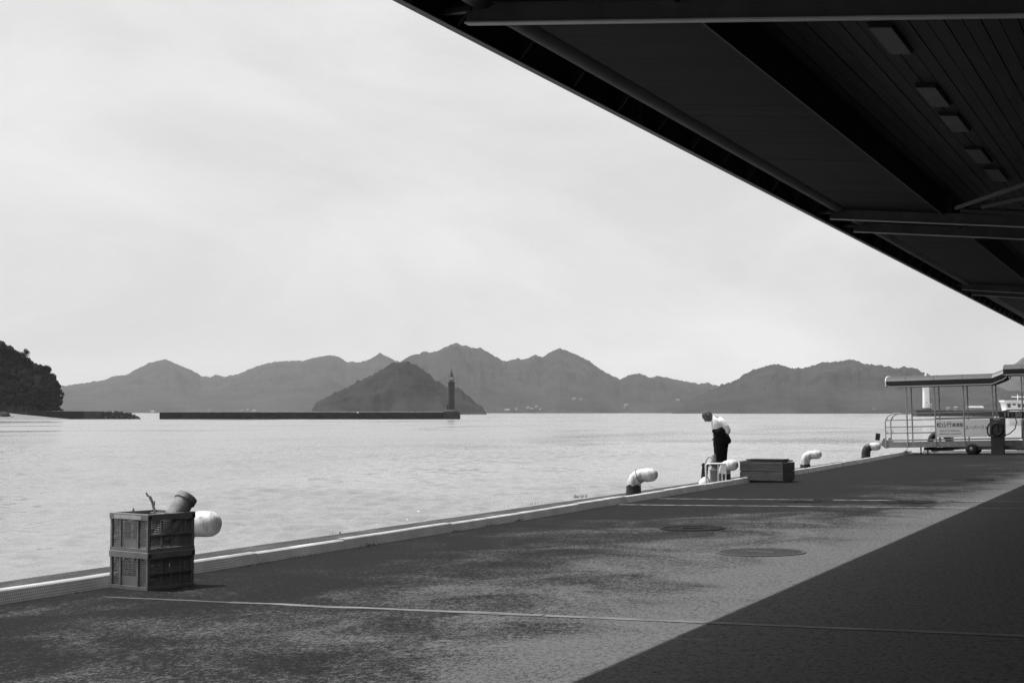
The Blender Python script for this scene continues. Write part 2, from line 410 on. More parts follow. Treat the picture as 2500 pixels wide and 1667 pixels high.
# kerb in segments
kerb = bpy.data.objects.new('kerb', None); COL.objects.link(kerb); struct(kerb)
cuts = [-2.0, .3, 2.4, 4.7, 6.9, 9.1, 11.3, 13.45, 15.25, 16.1, 18.05, 20.35, 22.7, 25.0, 27.3, 29.9, 32.2, 34.5, 36.8, 39.4, 42.1, 44.6, 47.0, 49.5, 52.1, 54.6, 57.1, 59.6]
for i, (a, b) in enumerate(zip(cuts, cuts[1:])):
    a += .006; b -= .006; va, vb = kerbv(a), kerbv(b)
    dz = random.uniform(-.006, .008); dx = random.uniform(-.012, .012); H = .128 + dz
    sec = [(0, -.02), (-.045, H - .012), (-.058, H), (-.135, H), (-.15, H - .012), (-.16, -.02)]
    kb = MB(); ln = b - a; st = max(1, int(ln / .5))
    for j in range(st + 1):
        t = j / st; u = a + ln * t; vv = va + (vb - va) * t + dx + .008 * fbm((u * .8, 2, 2), 2)
        kb.v += [(vv + p, u, z + .006 * fbm((u * .6, 8, 2), 2)) for p, z in sec]
    for j in range(st):
        for k in range(6): kb.f.append((j*6+k, j*6+(k+1) % 6, (j+1)*6+(k+1) % 6, (j+1)*6+k))
    kb.f += [tuple(range(5, -1, -1)), tuple(range(st*6, st*6+6))]
    o = kb.build('kerb_segment', 'kerb_face', kerb); o.data.materials.append(M['kerb_top'])
    for p in o.data.polygons:
        if p.normal.z > .8: p.material_index = 1
ek = MB().prism([(UE - 1.35, -.03), (UE - 1.3, .10), (UE - 1.2, .10), (UE - 1.15, -.03)], 0, -9.5, 30)
o = ek.build('kerb_segment', 'concrete', kerb)
for vtx in o.data.vertices: vtx.co.z += gz(vtx.co.x)

# hills, fans of ground from shore to ridge at true distance
def hill(name, prof, Dr, Ds, m, seed, step=1.5, rows=26, rough=1.0, tree=5.0, back=1.25):
    x0, x1 = prof[0][0], prof[-1][0]; nx = int((x1 - x0) / step); b = MB()
    tt = [i / rows * 1.0 for i in range(rows + 1)] + [1.06, 1.2, 1.5, 2.0]
    for i in range(nx + 1):
        x = x0 + (x1 - x0) * i / nx; y = interp(prof, x)
        dirv = (Dv + Rv * ((x - 1250) / FPX)); dz = (1006 - y) / FPX
        zr = max(HC + dz * Dr - WZ, .5)
        shore = Ds * (1 + .035 * fbm((x * .006, seed, 0), 3))
        for t in tt:
            if t <= 1:
                D = shore + (Dr - shore) * t; h = zr * (t ** .85)
                spur = fbm((x * .011 + .3 * t, t * 2.2, seed), 5) * rough
                env = max(0.0, math.sin(math.pi * min(t, 1)) ) if t < 1 else 0
                h *= 1 + .30 * spur * env
                h = min(h, zr * D / Dr * 1.0) if t < 1 else h
                h += .35 * tree * abs(noise.noise((x * .25, t * 60, seed + 3))) * min(1, t * 4 + .1)
                if t == 1: h = zr + tree * (1.0 * noise.noise((x * .09, seed, 2)) + 1.1 * abs(noise.noise((x * .27, seed, 5))) + .6 * noise.noise((x * .6, seed, 8)))
            else:
                D = Dr + (Dr * (back - 1)) * (t - 1); h = zr * (2 - t)
            p = CAMLOC + dirv * D; b.v.append((p.x, p.y, WZ + max(h, 0) - (.6 if t == 0 or t == 2 else 0)))
    k = len(tt)
    for i in range(nx):
        for j in range(k - 1): b.f.append((i*k+j, (i+1)*k+j, (i+1)*k+j+1, i*k+j+1))
    o = b.build(name, m, smooth=True); return struct(o)
A = [(-420, 960), (-300, 930), (-150, 950), (0, 945), (100, 945), (165, 941), (213, 934), (255, 928), (279, 918), (308, 916), (330, 903), (367, 885), (404, 877), (436, 891), (468, 904), (489, 917), (512, 921), (526, 915), (548, 920), (579, 914), (617, 898), (659, 885), (702, 881), (740, 881), (768, 873), (806, 867), (829, 872), (844, 883), (876, 885), (902, 878), (927, 862), (953, 874), (965, 881), (985, 886), (1040, 925), (1120, 1000), (1150, 1007)]
B = [(820, 1008), (880, 960), (930, 915), (980, 882), (1006, 866), (1023, 865), (1031, 859), (1055, 860), (1065, 859), (1082, 850), (1099, 842), (1114, 838), (1129, 843), (1163, 851), (1172, 849), (1187, 857), (1208, 870), (1227, 881), (1240, 882), (1266, 875), (1281, 878), (1306, 867), (1325, 872), (1345, 859), (1366, 850), (1387, 858), (1413, 868), (1442, 884), (1472, 906), (1498, 919), (1514, 927), (1536, 915), (1561, 912), (1587, 922), (1608, 918), (1651, 927), (1706, 937), (1727, 935), (1756, 943), (1800, 955), (1870, 1008)]
Cc = [(1640, 1008), (1700, 970), (1756, 943), (1778, 934), (1795, 930), (1812, 917), (1838, 904), (1863, 896), (1893, 889), (1914, 894), (1931, 899), (1953, 900), (1987, 894), (2004, 885), (2042, 884), (2072, 878), (2093, 881), (2110, 889), (2152, 892), (2178, 898), (2186, 899), (2211, 896), (2238, 901), (2260, 912), (2278, 919), (2285, 916), (2302, 920), (2340, 925), (2400, 929), (2430, 940), (2458, 954), (2490, 970), (2550, 1000), (2600, 1008)]
Dd = [(2300, 1000), (2380, 950), (2440, 915), (2474, 891), (2490, 880), (2500, 873), (2560, 850), (2640, 880), (2750, 900), (2900, 850), (3100, 930), (3300, 1000)]
Ee = [(2380, 1006), (2392, 992), (2399, 983), (2403, 979), (2417, 973), (2438, 968), (2449, 960), (2457, 957), (2483, 954), (2495, 956), (2540, 950), (2600, 945), (2700, 970), (2900, 960), (3200, 1000)]
Is = [(757, 1011), (762, 1003), (772, 983), (806, 966), (842, 949), (868, 934), (887, 926), (910, 915), (938, 900), (953, 888), (972, 885), (991, 884), (1006, 887), (1023, 896), (1044, 911), (1063, 928), (1089, 944), (1112, 946), (1129, 952), (1135, 962), (1146, 968), (1159, 983), (1178, 993), (1184, 1006), (1188, 1011)]
hill('hill', A, 8600, 6400, 'hill', 1, tree=5)
hill('hill', B, 6600, 5000, 'hill', 2, tree=5)
hill('hill', Cc, 4700, 3600, 'hill', 3, tree=5)
hill('hill', Dd, 9000, 6800, 'hill', 4, tree=5)
hill('hill', Ee, 2700, 2300, 'hill', 5, tree=4)
hill('hill', Is, 2500, 2270, 'island', 6, step=1.6, rows=36, rough=1.1, tree=3.6)
# wooded headland on the left
Hd = [(-320, 760), (-150, 790), (-60, 806), (0, 832), (25, 846), (60, 868), (90, 890), (115, 912), (128, 935), (136, 955), (140, 985), (141, 1008), (142, 1014)]
hill('hill', Hd, 830, 760, 'headland', 7, step=2.0, rows=30, tree=1.4, back=1.12)
# beach below it
bb = MB()
P1 = [atd(-200, 1024, 719), atd(182, 1024, 719), atd(180, 1011, 736.6), atd(-200, 1006.5, 736.6)]
pts = []
for i in range(25):
    for j in range(7):
        a, c = i / 24, j / 6
        p = P1[0].lerp(P1[1], a).lerp(P1[3].lerp(P1[2], a), c); p.z = WZ - .15 + 3.35 * c * (1 - max(0, (a - .55) / .45)) + .06 * fbm((p.x * .1, p.y * .1, 0), 3); bb.v.append(p)
for i in range(24):
    for j in range(6): bb.f.append((i*7+j, (i+1)*7+j, (i+1)*7+j+1, i*7+j+1))
struct(bb.build('beach', 'sand', smooth=True))

# ================================================================== THINGS, FAR TO NEAR
# ---- breakwaters and lighthouses (frames square to the line of the wall)
def frame(x, D, z):                       # matrix: local x along image right, y away, z up, origin under pixel column x at depth D
    p = CAMLOC + (Dv + Rv * ((x - 1250) / FPX)) * D
    return Matrix.Translation((p.x, p.y, z)) @ Matrix.Rotation(TH, 4, 'Z')
def zat(y, D): return HC + (1006 - y) / FPX * D
D1 = 730.0; q = D1 / FPX
bwk = thing('breakwater', 'long low dark concrete breakwater carrying the dark lighthouse at its right end', 'breakwater'); bwk.matrix_world = frame(390, D1, WZ)
zt = zat(1004.6, D1) - WZ
L = (1083 - 390) * q; ncs = 14
for i in range(ncs):
    a, b = L * i / ncs + .07, L * (i + 1) / ncs - .07
    MB().box(a, b, random.uniform(-.05, .05), 7.5, -3, zt - .35 + random.uniform(-.03, .03), bev=.06).build('caisson', 'concrete_dark', bwk)
MB().box(.1, L - .2, .15, 2.4, zt - .4, zt, bev=.05).build('parapet', 'concrete_cap', bwk)
hb = MB().box(L + .12, L + .1 + 39 * q, -1.2, 9.5, -3, zt + .05, bev=.1).build('head_block', 'concrete_block', bwk)
MB().prism([(L - 7.4, zt - 3), (L - 5.4, zt - .45), (L - 4.9, zt - .45), (L - 6.9, zt - 3)], 1, -.5, -.02).build('stair', 'concrete_block', bwk)
x = (872 - 390) * q; MB().box(x, x + .75, -.12, -.03, zt - .75, zt + .05).build('marker_plate', 'lh_white', bwk)
def lighthouse(name, label, x, D, zb, prof, lant, m, door, parts_only=None):
    lt = thing(name, label, 'lighthouse'); lt.matrix_world = frame(x, D, zb)
    return lt
# dark lighthouse
lt = thing('lighthouse', 'dark slender lighthouse with pointed roof on the end of the left breakwater', 'lighthouse'); lt.matrix_world = frame(1102, D1 + 4, WZ + zt + .04)
zz = lambda y: zat(y, D1) - (WZ + zt)
lb = MB().lathe([(3.6, -.02), (3.3, .35), (2.3, .9), (2.1, zz(1000.5) + .1)], n=24); lb.build('plinth', 'concrete_block', lt)
autosmooth(MB().lathe([(1.72, zz(1001)), (1.66, zz(960)), (1.62, zz(936)), (1.7, zz(935))], n=28).build('tower', 'lh_dark', lt))
ga = MB().lathe([(1.98, zz(935)), (2.0, zz(934.2)), (2.0, zz(933.6)), (1.2, zz(933.5))], n=28).build('gallery', 'lh_dark', lt)
rl = MB()
for k in range(16):
    a = 2 * math.pi * k / 16; rl.sweep([(1.9 * math.cos(a), 1.9 * math.sin(a), zz(933.8)), (1.9 * math.cos(a), 1.9 * math.sin(a), zz(929.2))], .035, 5)
ring = [(1.9 * math.cos(2 * math.pi * k / 24), 1.9 * math.sin(2 * math.pi * k / 24), zz(929.2)) for k in range(25)]; rl.sweep(ring, .04, 5, False)
rl.build('railing', 'steel_mid', ga)
autosmooth(MB().lathe([(1.22, zz(933.6)), (1.22, zz(929)), (1.05, zz(928.6)), (1.05, zz(926.5))], n=20).build('lantern_base', 'lh_dark', lt))
MB().lathe([(.92, zz(926.5)), (.92, zz(919.8))], n=16).build('lantern_glass', 'lantern', lt)
lp = MB()
for k in range(8):
    a = 2 * math.pi * k / 8 + .2; lp.sweep([(.98 * math.cos(a), .98 * math.sin(a), zz(926.5)), (.98 * math.cos(a), .98 * math.sin(a), zz(919.6))], .06, 5)
lp.build('glazing_bar', 'lh_dark', lt)
cf = MB().lathe([(1.2, zz(919.9)), (1.12, zz(919)), (.62, zz(911)), (.28, zz(905)), (.16, zz(903)), (.02, zz(902.5))], n=20).build('roof', 'lh_dark', lt); autosmooth(cf)
MB().lathe([(.1, zz(903.2)), (.26, zz(901.5)), (.1, zz(899.5)), (.08, zz(895.8))], n=8).build('finial', 'lh_dark', cf)
MB().box(-2.15, -1.5, -.5, .5, zz(1000.5), zz(987.5)).build('door_porch', 'lh_dark', lt)
# right breakwater
D2 = 1250.0; q2 = D2 / FPX
bw2 = thing('breakwater', 'dark concrete breakwater carrying the white lighthouse, seen through the gangway', 'breakwater'); bw2.matrix_world = frame(2236, D2, WZ)
zt2 = zat(1000.4, D2) - WZ
hbw = MB().box(0, 37 * q2, -1.5, 16, -3, zt2, bev=.12).build('head_block', 'concrete_block', bw2)
for i in range(9):
    a = 37 * q2 + i * 14.0
    MB().box(a + .08, a + 13.9, 0, 11, -3, zt2 - .3 + random.uniform(-.08, .08), bev=.1).build('caisson', 'concrete_dark', bw2)
l2 = thing('lighthouse', 'white cylindrical lighthouse with pointed cap behind the covered gangway', 'lighthouse'); l2.matrix_world = frame(2260, D2 + 7, WZ + zt2)
z2 = lambda y: zat(y, D2) - (WZ + zt2)
MB().lathe([(4.6, -.02), (3.9, .9), (3.4, z2(995.6))], n=24).build('plinth', 'concrete_block', l2)
autosmooth(MB().lathe([(2.85, z2(995.8)), (2.72, z2(960)), (2.62, z2(938)), (3.1, z2(936)), (3.1, z2(935))], n=32).build('tower', 'lh_white', l2))
autosmooth(MB().lathe([(1.7, z2(935.2)), (1.7, z2(929)), (1.55, z2(928))], n=20).build('lantern_base', 'lh_white', l2))
MB().lathe([(1.4, z2(928.2)), (1.4, z2(920))], n=16).build('lantern_glass', 'lantern', l2)
c2 = MB().lathe([(1.75, z2(920.2)), (1.0, z2(919)), (.75, z2(914)), (.45, z2(911)), (.12, z2(910.4))], n=20).build('roof', 'lh_white', l2); autosmooth(c2)
MB().lathe([(.15, z2(910.6)), (.42, z2(909.3)), (.15, z2(908)), (.1, z2(905.4))], n=8).build('finial', 'lh_white', c2)
pc = MB().box(1.9, 3.6, -3.2, 0, z2(996.2), z2(985.2)).build('door_porch', 'lh_white', l2)
MB().box(2.4, 3.1, -3.24, -3.1, z2(995.5), z2(986.8)).build('door', 'steel_dark', pc)
MB().box(-.35, .15, -2.86, -2.6, z2(984.5), z2(981)).build('window', 'steel_dark', l2)
# stone jetty and rubble mound by the headland
jt = thing('jetty_wall', 'dark concrete jetty wall running out from the wooded headland', 'jetty'); jt.matrix_world = frame(70, 737, WZ)
q3 = 737 / FPX; zj = zat(1003.6, 737) - WZ
for i in range(4):
    a = i * (180 * q3 / 4); MB().box(a + .05, a + 180 * q3 / 4 - .05, random.uniform(-.04, .04), 5, -3, zj - .02 * i, bev=.05).build('wall_block', 'concrete_dark' if i < 3 else 'concrete_block', jt)
MB().box(-14, 0, .4, 5, 1.2, zj, bev=.05).build('wall_block', 'concrete_block', jt)
MB().box(11.2, 168 * q3, .5, 1.1, zj - .05, zj + .12).build('coping', 'concrete_cap', jt)
tag(MB().lathe([(.17, 0), (.16, .55), (.2, .62), (.14, .85), (.02, .9)], n=10).build('mooring_post', 'black_paint', None, loc=frame(154.5, 739.5, WZ + zj - .02).to_translation()), 'tiny dark mooring post on the jetty beside the headland trees', 'post')
def rockmesh(seed, sub=2):
    bm = bmesh.new(); bmesh.ops.create_icosphere(bm, subdivisions=sub, radius=1.0)
    for w in bm.verts:
        p = w.co.normalized(); w.co = p * (1 + .35 * noise.noise(p * 1.3 + Vector((seed * 7.7, 0, 0))) + .12 * noise.noise(p * 4 + Vector((seed, 5, 0))))
    me = bpy.data.meshes.new('rock'); bm.to_mesh(me); bm.free(); me.materials.append(M['rock']); return me
rocks = [rockmesh(i, 1) for i in range(5)]
rm = thing('rubble_mound', 'heap of dark armour stones at the tip of the jetty wall', 'rocks'); rm.matrix_world = frame(251, 737, WZ)
prof = [(0, zj - .1), (3, zj - .2), (7, zj - .1), (11, zj - .5), (14, zj - 1.2), (16, zj - 2.2), (18.4, .1)]
for i in range(150):
    a = random.uniform(0, 18.0); h = interp(prof, a); z = random.uniform(-.2, 1) * h; w = random.uniform(.35, .72)
    yy = 3.2 - 3.0 * (1 - max(z, 0) / max(h, .3)) + random.uniform(-.3, .3)
    o = obj('stone', random.choice(rocks), None, rm, (a, yy, min(z, h - w * .4))); o.scale = (w, w * random.uniform(.7, 1), w * random.uniform(.6, .9)); o.rotation_euler = (random.random() * 6, random.random() * 6, random.random() * 6)
MB().prism([(0, -1.5), (17.6, -1.5), (15, zj - 2.2), (12.5, zj - 1.4), (10, zj - .9), (0, zj - .6)], 1, 1.6, 5.5).build('core', 'rock', rm)
o = obj('boulder', rockmesh(11, 3), None, None, atd(8, 1017, 729)); o.scale = (3.9, 2.6, 2.6); o.location.z = WZ + 1.1; tag(o, 'big dark boulder on the beach at the far left edge', 'rock')
for k, (xx, w) in enumerate(((30, 1.2), (38, .9), (46, .6))):
    o = obj('boulder', rockmesh(20 + k, 2), None, None, atd(xx, 1021, 727)); o.scale = (w * 1.4, w, w * .8); o.location.z = WZ + .35 * w
    tag(o, ('low dark rock touching the big boulder on the beach', 'middle one of the small dark rocks at the beach waterline', 'smallest dark rock at the beach waterline')[k], 'rock', 'small beach rocks')
# trees on the headland
def crown_mesh(seed, n=900, rx=4.2, rz=3.8, s=.62, gap=0.0):
    rr = random.Random(seed); b = MB(); cl = []
    for i in range(16):
        a, e, r = rr.uniform(0, 6.283), rr.uniform(-.5, 1.4), rr.uniform(.35, .95)
        cl.append((Vector((rx * r * math.cos(a) * math.cos(e), rx * r * math.sin(a) * math.cos(e), rz * r * math.sin(e))), rr.uniform(.9, 1.7)))
    for i in range(n):
        c, w = rr.choice(cl)
        d = Vector((rr.gauss(0, 1), rr.gauss(0, 1), rr.gauss(0, .8))); d = d.normalized() * w * rr.uniform(.45, 1.08)
        p = c + d; nrm = (d.normalized() + Vector((rr.uniform(-1, 1), rr.uniform(-1, 1), rr.uniform(-.5, 1))) * .8).normalized()
        t = nrm.orthogonal().normalized(); t = Matrix.Rotation(rr.uniform(0, 6.28), 3, nrm) @ t; u = nrm.cross(t); k = s * rr.uniform(.5, 1.2)
        b.add([p - t * k, p + u * k * .7, p + t * k, p - u * k * .6 + nrm * k * .25], [(0, 1, 2, 3)])
    me = bpy.data.meshes.new('crown'); me.from_pydata(b.v, [], b.f); me.materials.append(M['leaf']); return me
def trunk_mesh(seed, h=6.0):
    rr = random.Random(seed); b = MB(); top = Vector((rr.uniform(-.5, .5), rr.uniform(-.5, .5), h))
    b.sweep([(0, 0, -2.0), (top.x * .3, top.y * .3, h * .4), top], [.34, .26, .16], 7)
    for k in range(5):
        a = rr.uniform(0, 6.28); z = h * rr.uniform(.5, .95); o = Vector((top.x * z / h, top.y * z / h, z))
        b.sweep([o, o + Vector((math.cos(a) * 1.3, math.sin(a) * 1.3, .7)), o + Vector((math.cos(a) * 2.6, math.sin(a) * 2.6, 1.9))], [.13, .09, .04], 5)
    return b.mesh('trunk')
crowns = [crown_mesh(s, 2000, s=.5) for s in range(5)] + [crown_mesh(77, 420, 3.2, 3.4, .5)]
trunks = [trunk_mesh(s) for s in range(3)]
for t in trunks: t.materials.append(M['bark'])
def tree(xp, yp, D, sc, ci, label, group='trees massed on the headland', zs=1.0):
    c = CAMLOC + (Dv + Rv * ((xp - 1250) / FPX)) * D; zc = zat(yp, D)
    t = thing('tree', label, 'tree', (c.x, c.y, zc - 6.2 * sc), random.uniform(0, 6.28), group); t.scale = (sc, sc, sc * zs)
    obj('trunk', trunks[ci % 3], None, t); o = obj('crown', crowns[ci], None, t, (0, 0, 6.2))
spots = []
rt = random.Random(5)
for D in (820, 806, 792, 778, 766, 756):
    f = (D - 750) / 80.0
    for k in range(9):
        xp = -55 + k * 25 + rt.uniform(-9, 9) + (D % 3) * 4
        ridge = interp(Hd, xp); yp = 1000 - (1000 - ridge) * (.12 + .88 * f) + rt.uniform(-4, 6) + 6
        if xp > 138 - 0 * f or ridge > 985: continue
        tree(xp, yp, D, rt.uniform(.72, 1.08), rt.randrange(5), 'dark evergreen tree in the dense wood covering the left headland')
for k in range(9):                          # trees down the steep seaward side
    yp = 905 + k * 12; xp = (120, 129, 137, 144, 149, 152, 153, 152, 149)[k]
    tree(xp - 9, yp, 770 - k * 2, .62, k % 5, 'dark evergreen tree overhanging the seaward edge of the left headland', 'trees on the seaward edge of the headland')
tree(62, 864, 826, .78, 5, 'tall thin-crowned tree showing sky through its branches on top of the headland', None)
tree(118, 903, 800, .62, 5, 'open-crowned tree with sky between its branches halfway down the headland', None)
# houses on the far shores
def house(x, y, D, w, label, group, h=3.4, rm_='house_roof'):
    t = thing('house', label, 'house', group=group); t.matrix_world = frame(x, D, zat(y, D)) @ Matrix.Rotation(random.uniform(-.4, .4), 4, 'Z')
    MB().box(-w/2, w/2, 0, w * .8, -2.5, h).build('wall', 'house_white', t)
    MB().prism([(-.4, h), (w * .8 + .4, h), (w * .4, h + w * .28)], 0, -w/2 - .4, w/2 + .4).build('roof', rm_, t)
for x, y, w in [(1238, 1003, 16), (1262, 1000, 9), (1290, 996, 10), (1297, 999, 8), (1310, 994, 9), (1318, 1001, 8), (1330, 1004, 8), (1362, 994, 9), (1356, 1004, 7), (1402, 975, 10), (1419, 976, 8), (1416, 1004, 14), (1460, 1004, 10), (1555, 1005, 8), (1500, 1003, 7)]:
    house(x, y, 5080, w * 1.0, 'small pale house near the shore under the central mountains', 'houses under the central mountains', 2.6)
house(1529, 994, 5150, 11, 'lone white house standing out below the saddle right of the central peaks', None, 8)
house(1654, 981, 5350, 13, 'grey hut in a clearing left of the bending man above the sea', None, 7)
for x, y, w in [(1820, 1003, 12), (1835, 1004, 8), (1884, 1001, 12), (1860, 1004, 9), (2133, 1002, 6)]:
    house(x, y, 3690, w * 1.0, 'small pale house on the shore under the right-hand hills', 'houses under the right-hand hills', 3.5)
for x, y, w in [(372, 1006, 12), (512, 1003, 10), (590, 1004, 12), (620, 1004, 10), (604, 1002, 8)]:
    house(x, y, 6480, w * 1.4, 'small pale house on the far shore behind the long breakwater', 'houses behind the long breakwater', 3)
house(2314, 998, 2330, 4.2, 'small white house left of the warehouse, seen through the gangway', None, 1.6, 'house_white')
house(2332, 997.5, 2335, 5, 'white house nearest the warehouse, seen through the gangway', None, 2.0, 'house_white')
wh = thing('warehouse', 'long low pale warehouse on the shore seen through the gangway', 'warehouse'); wh.matrix_world = frame(2381, 2330, zat(999, 2330))
MB().box(-10, 12, 0, 14, -4, 2.4).build('wall', 'house_white', wh)
MB().prism([(-1, 2.4), (15, 2.4), (7, 5.2)], 0, -11, 13).build('roof', 'concrete_cap', wh)
# ferry
D4 = 400.0; fq = D4 / FPX
fr = thing('ferry', 'white ferry superstructure showing at the right edge behind the gangway', 'ship'); fr.matrix_world = frame(2474, D4, WZ)
z4 = lambda y: zat(y, D4) - WZ
hp = MB()
for xx, w, tz in ((-.3, .3, 2.6), (2, 1.8, 2.5), (5, 3, 2.4), (14, 3.6, 2.4), (24, 3.4, 2.5)):
    hp.v += [(xx + .5, 4 - w * .7, -.6), (xx, 4 - w, tz), (xx, 4 + w, tz), (xx + .5, 4 + w * .7, -.6)]
for i in range(4):
    for k in range(4): hp.f.append((i*4+k, i*4+(k+1) % 4, (i+1)*4+(k+1) % 4, (i+1)*4+k))
hp.f += [(3, 2, 1, 0), (16, 17, 18, 19)]
hp.build('hull', 'lh_white', fr)
x0 = (2464 - 2474) * fq
wh_ = MB().prism([(x0, z4(1003.5)), (x0 - .6, z4(980)), (12, z4(979)), (12, z4(1003.5))], 1, 2.2, 6.2).build('wheelhouse', 'lh_white', fr)
MB().box(x0 - .7, 20, 1.8, 6.6, z4(1005.5), z4(1003.4)).build('deck', 'lh_white', fr)
MB().box(x0 + .6, 20, 2.6, 5.8, 2.3, z4(1005.4)).build('deckhouse', 'lh_white', fr)
for a, b, c, d in ((2463.5, 2473.5, 984.8, 994.5), (2476, 2486, 985, 989), (2489, 2498, 985.5, 994.5), (2501, 2510, 985.5, 994.5)):
    MB().prism([((a - 2474) * fq + .25, z4(d)), ((a - 2474) * fq, z4(c)), ((b - 2474) * fq, z4(c)), ((b - 2474) * fq - .1, z4(d))], 1, 2.12, 2.3).build('window', 'glass', wh_)
MB().box(x0 - .75, 12.3, 1.9, 6.5, z4(980.4), z4(976.8)).build('roof', 'lh_white', fr)
ms = MB().sweep([(2.4, 4, z4(978)), (2.4, 4, z4(962))], .09, 8); ms.build('mast', 'lh_white', fr)
MB().box((2481 - 2474) * fq, 5.5, 3.7, 4.1, z4(969.2), z4(967.2)).build('radar_bar', 'lh_white', fr)

# ---- canopy over the quay
zb = lambda v: 4.47 - .0937 * (v + 4.84)            # underside of the cross beams
can = thing('canopy', 'dark steel canopy roof overhanging the quay across the upper right', 'canopy', (0, 0, 0))
U0, U1 = -40.0, 59.0
def slab(b, v0, v1, u0, u1, dz0, dz1):
    b.add([(v, u, zb(v) + d) for d in (dz0, dz1) for v, u in ((v0, u0), (v1, u0), (v1, u1), (v0, u1))], [(0, 3, 2, 1), (4, 5, 6, 7), (0, 1, 5, 4), (1, 2, 6, 5), (2, 3, 7, 6), (3, 0, 4, 7)]); return b
nseg = 20; sl = (U1 - U0) / nseg
for i in range(nseg):
    a, b = U0 + i * sl + .004, U0 + (i + 1) * sl - .004
    fs = MB().box(-5.075, -5.06, a, b, 4.512, 5.05).build('fascia_panel', 'canopy_dark', can)
    MB().box(-5.078, -5.015, a, b, 4.5, 4.511).build('lip', 'lip', fs)
    gt = MB(); k = 10; m_ = 1
    arc = [(-4.70 + .135 * math.cos(t), 4.70 + .135 * math.sin(t)) for t in [math.pi + math.pi * j / k for j in range(k + 1)]]
    arc += [(p * 1.0 + (.012 if p < -4.7 else -.012), z + .012) for p, z in reversed(arc)]
    gt.prism(arc, 1, a, b); autosmooth(gt.build('gutter', 'gutter', can), 30)
u = 3.0
while u < U1 - .3:                          # narrow soffit boards, laid across
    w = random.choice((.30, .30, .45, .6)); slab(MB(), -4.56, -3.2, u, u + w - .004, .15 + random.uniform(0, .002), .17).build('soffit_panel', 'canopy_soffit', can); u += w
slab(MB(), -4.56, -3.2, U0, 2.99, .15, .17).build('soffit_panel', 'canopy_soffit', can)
for i in range(54):
    u = -4.0 + i * 1.18
    MB().prism([(-5.055, 4.53), (-5.02, 4.53), (-4.85, 4.74), (-4.85, 5.0), (-5.055, 5.0)], 1, u, u + .03).build('bracket', 'canopy_dark', can)
slab(MB(), -5.05, -3.19, U0, U1, .50, .53).build('upper_sheet', 'canopy_dark', can)
MB().box(-3.215, -3.195, U0, U1, zb(-3.2) + .13, zb(-3.2) + .52).build('step_board', 'canopy_dark', can)
v = -3.19; k = 0
while v < .7:
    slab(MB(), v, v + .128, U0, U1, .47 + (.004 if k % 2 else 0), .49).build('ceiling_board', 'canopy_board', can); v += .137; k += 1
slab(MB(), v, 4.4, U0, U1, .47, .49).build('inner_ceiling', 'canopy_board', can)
slab(MB(), -5.08, 4.6, U0, U1, .60, .68).build('roof_deck', 'canopy_dark', can)
for u in (-27.3, -14.9, -2.4, 9.95, 22.37, 24.11, 36.6, 38.35, 50.8, 52.5):
    bmw = MB(); slab(bmw, -4.84, 4.3, u - .007, u + .007, .012, .15); slab(bmw, -4.84, 4.3, u - .05, u + .05, .148, .162)
    o = bmw.build('cross_beam', 'canopy_beam', can)
    fl = MB(); slab(fl, -4.84, 4.3, u - .042, u + .042, 0, .0115); fl.build('flange', 'beam_edge', o)
    MB().box(-5.055, -4.80, u - .03, u + .03, 4.56, 4.60).build('bracket', 'canopy_beam', can)
    for vv in (-3.15, .9): 
        MB().box(vv, vv + .08, u - .04, u + .04, zb(vv) + .15, zb(vv) + .475).build('hanger', 'canopy_dark', can)
    MB().box(1.55, 1.8, u - .12, u + .12, gz(1.7) - .05, zb(1.7)).build('column', 'steel_dark', can)
def onbeam(x, y, dz):
    d = ray(x, y); kz = -.0937; t = (4.47 + dz + kz * (CAMLOC.x + 4.84) - CAMLOC.z) / (d.z - kz * d.x); return CAMLOC + d * t
for (a, b) in (((2335, 507), (2560, 430)), ((2345, 513), (2560, 519)), ((2400, 505), (2560, 470))):
    p, q_ = onbeam(a[0], a[1], .1), onbeam(b[0], b[1], .1); MB().sweep([p, q_], .03, 6).build('brace', 'canopy_dark', can)
MB().box(4.2, 4.5, U0, U1, gz(4.2) - .1, zb(4.3) + .6).build('shade_wall', 'steel_dark', can)  # unseen wall, added to block light and darken the ground under the canopy
for k, (x, y) in enumerate(((2095, -2), (2175, 100), (2279, 237), (2331, 302), (2389, 382), (2432, 428))):
    p = onbeam(x, y, .44); ln = .5 if k < 4 else .55
    lamp = thing('ceiling_lamp', ('pale unlit lamp panel cut off by the top edge of the picture', 'largest pale unlit lamp panel on the canopy ceiling', 'second largest lamp panel, upper of the middle pair on the canopy ceiling', 'lower of the middle pair of lamp panels on the canopy ceiling', 'upper of the two smallest lamp panels on the canopy ceiling', 'dimmest and farthest lamp panel on the canopy ceiling')[k], 'lamp', p, 0, 'unlit lamps along the canopy ceiling')
    lamp.rotation_euler = (0, math.atan(.0937), 0)
    MB().box(-.10, .10, -ln, ln, .012, .045).build('housing', 'canopy_dark', lamp)
    MB().box(-.095, .095, -ln + .01, ln - .01, -.008, .0115, bev=.004).build('diffuser', 'lamp_panel', lamp)

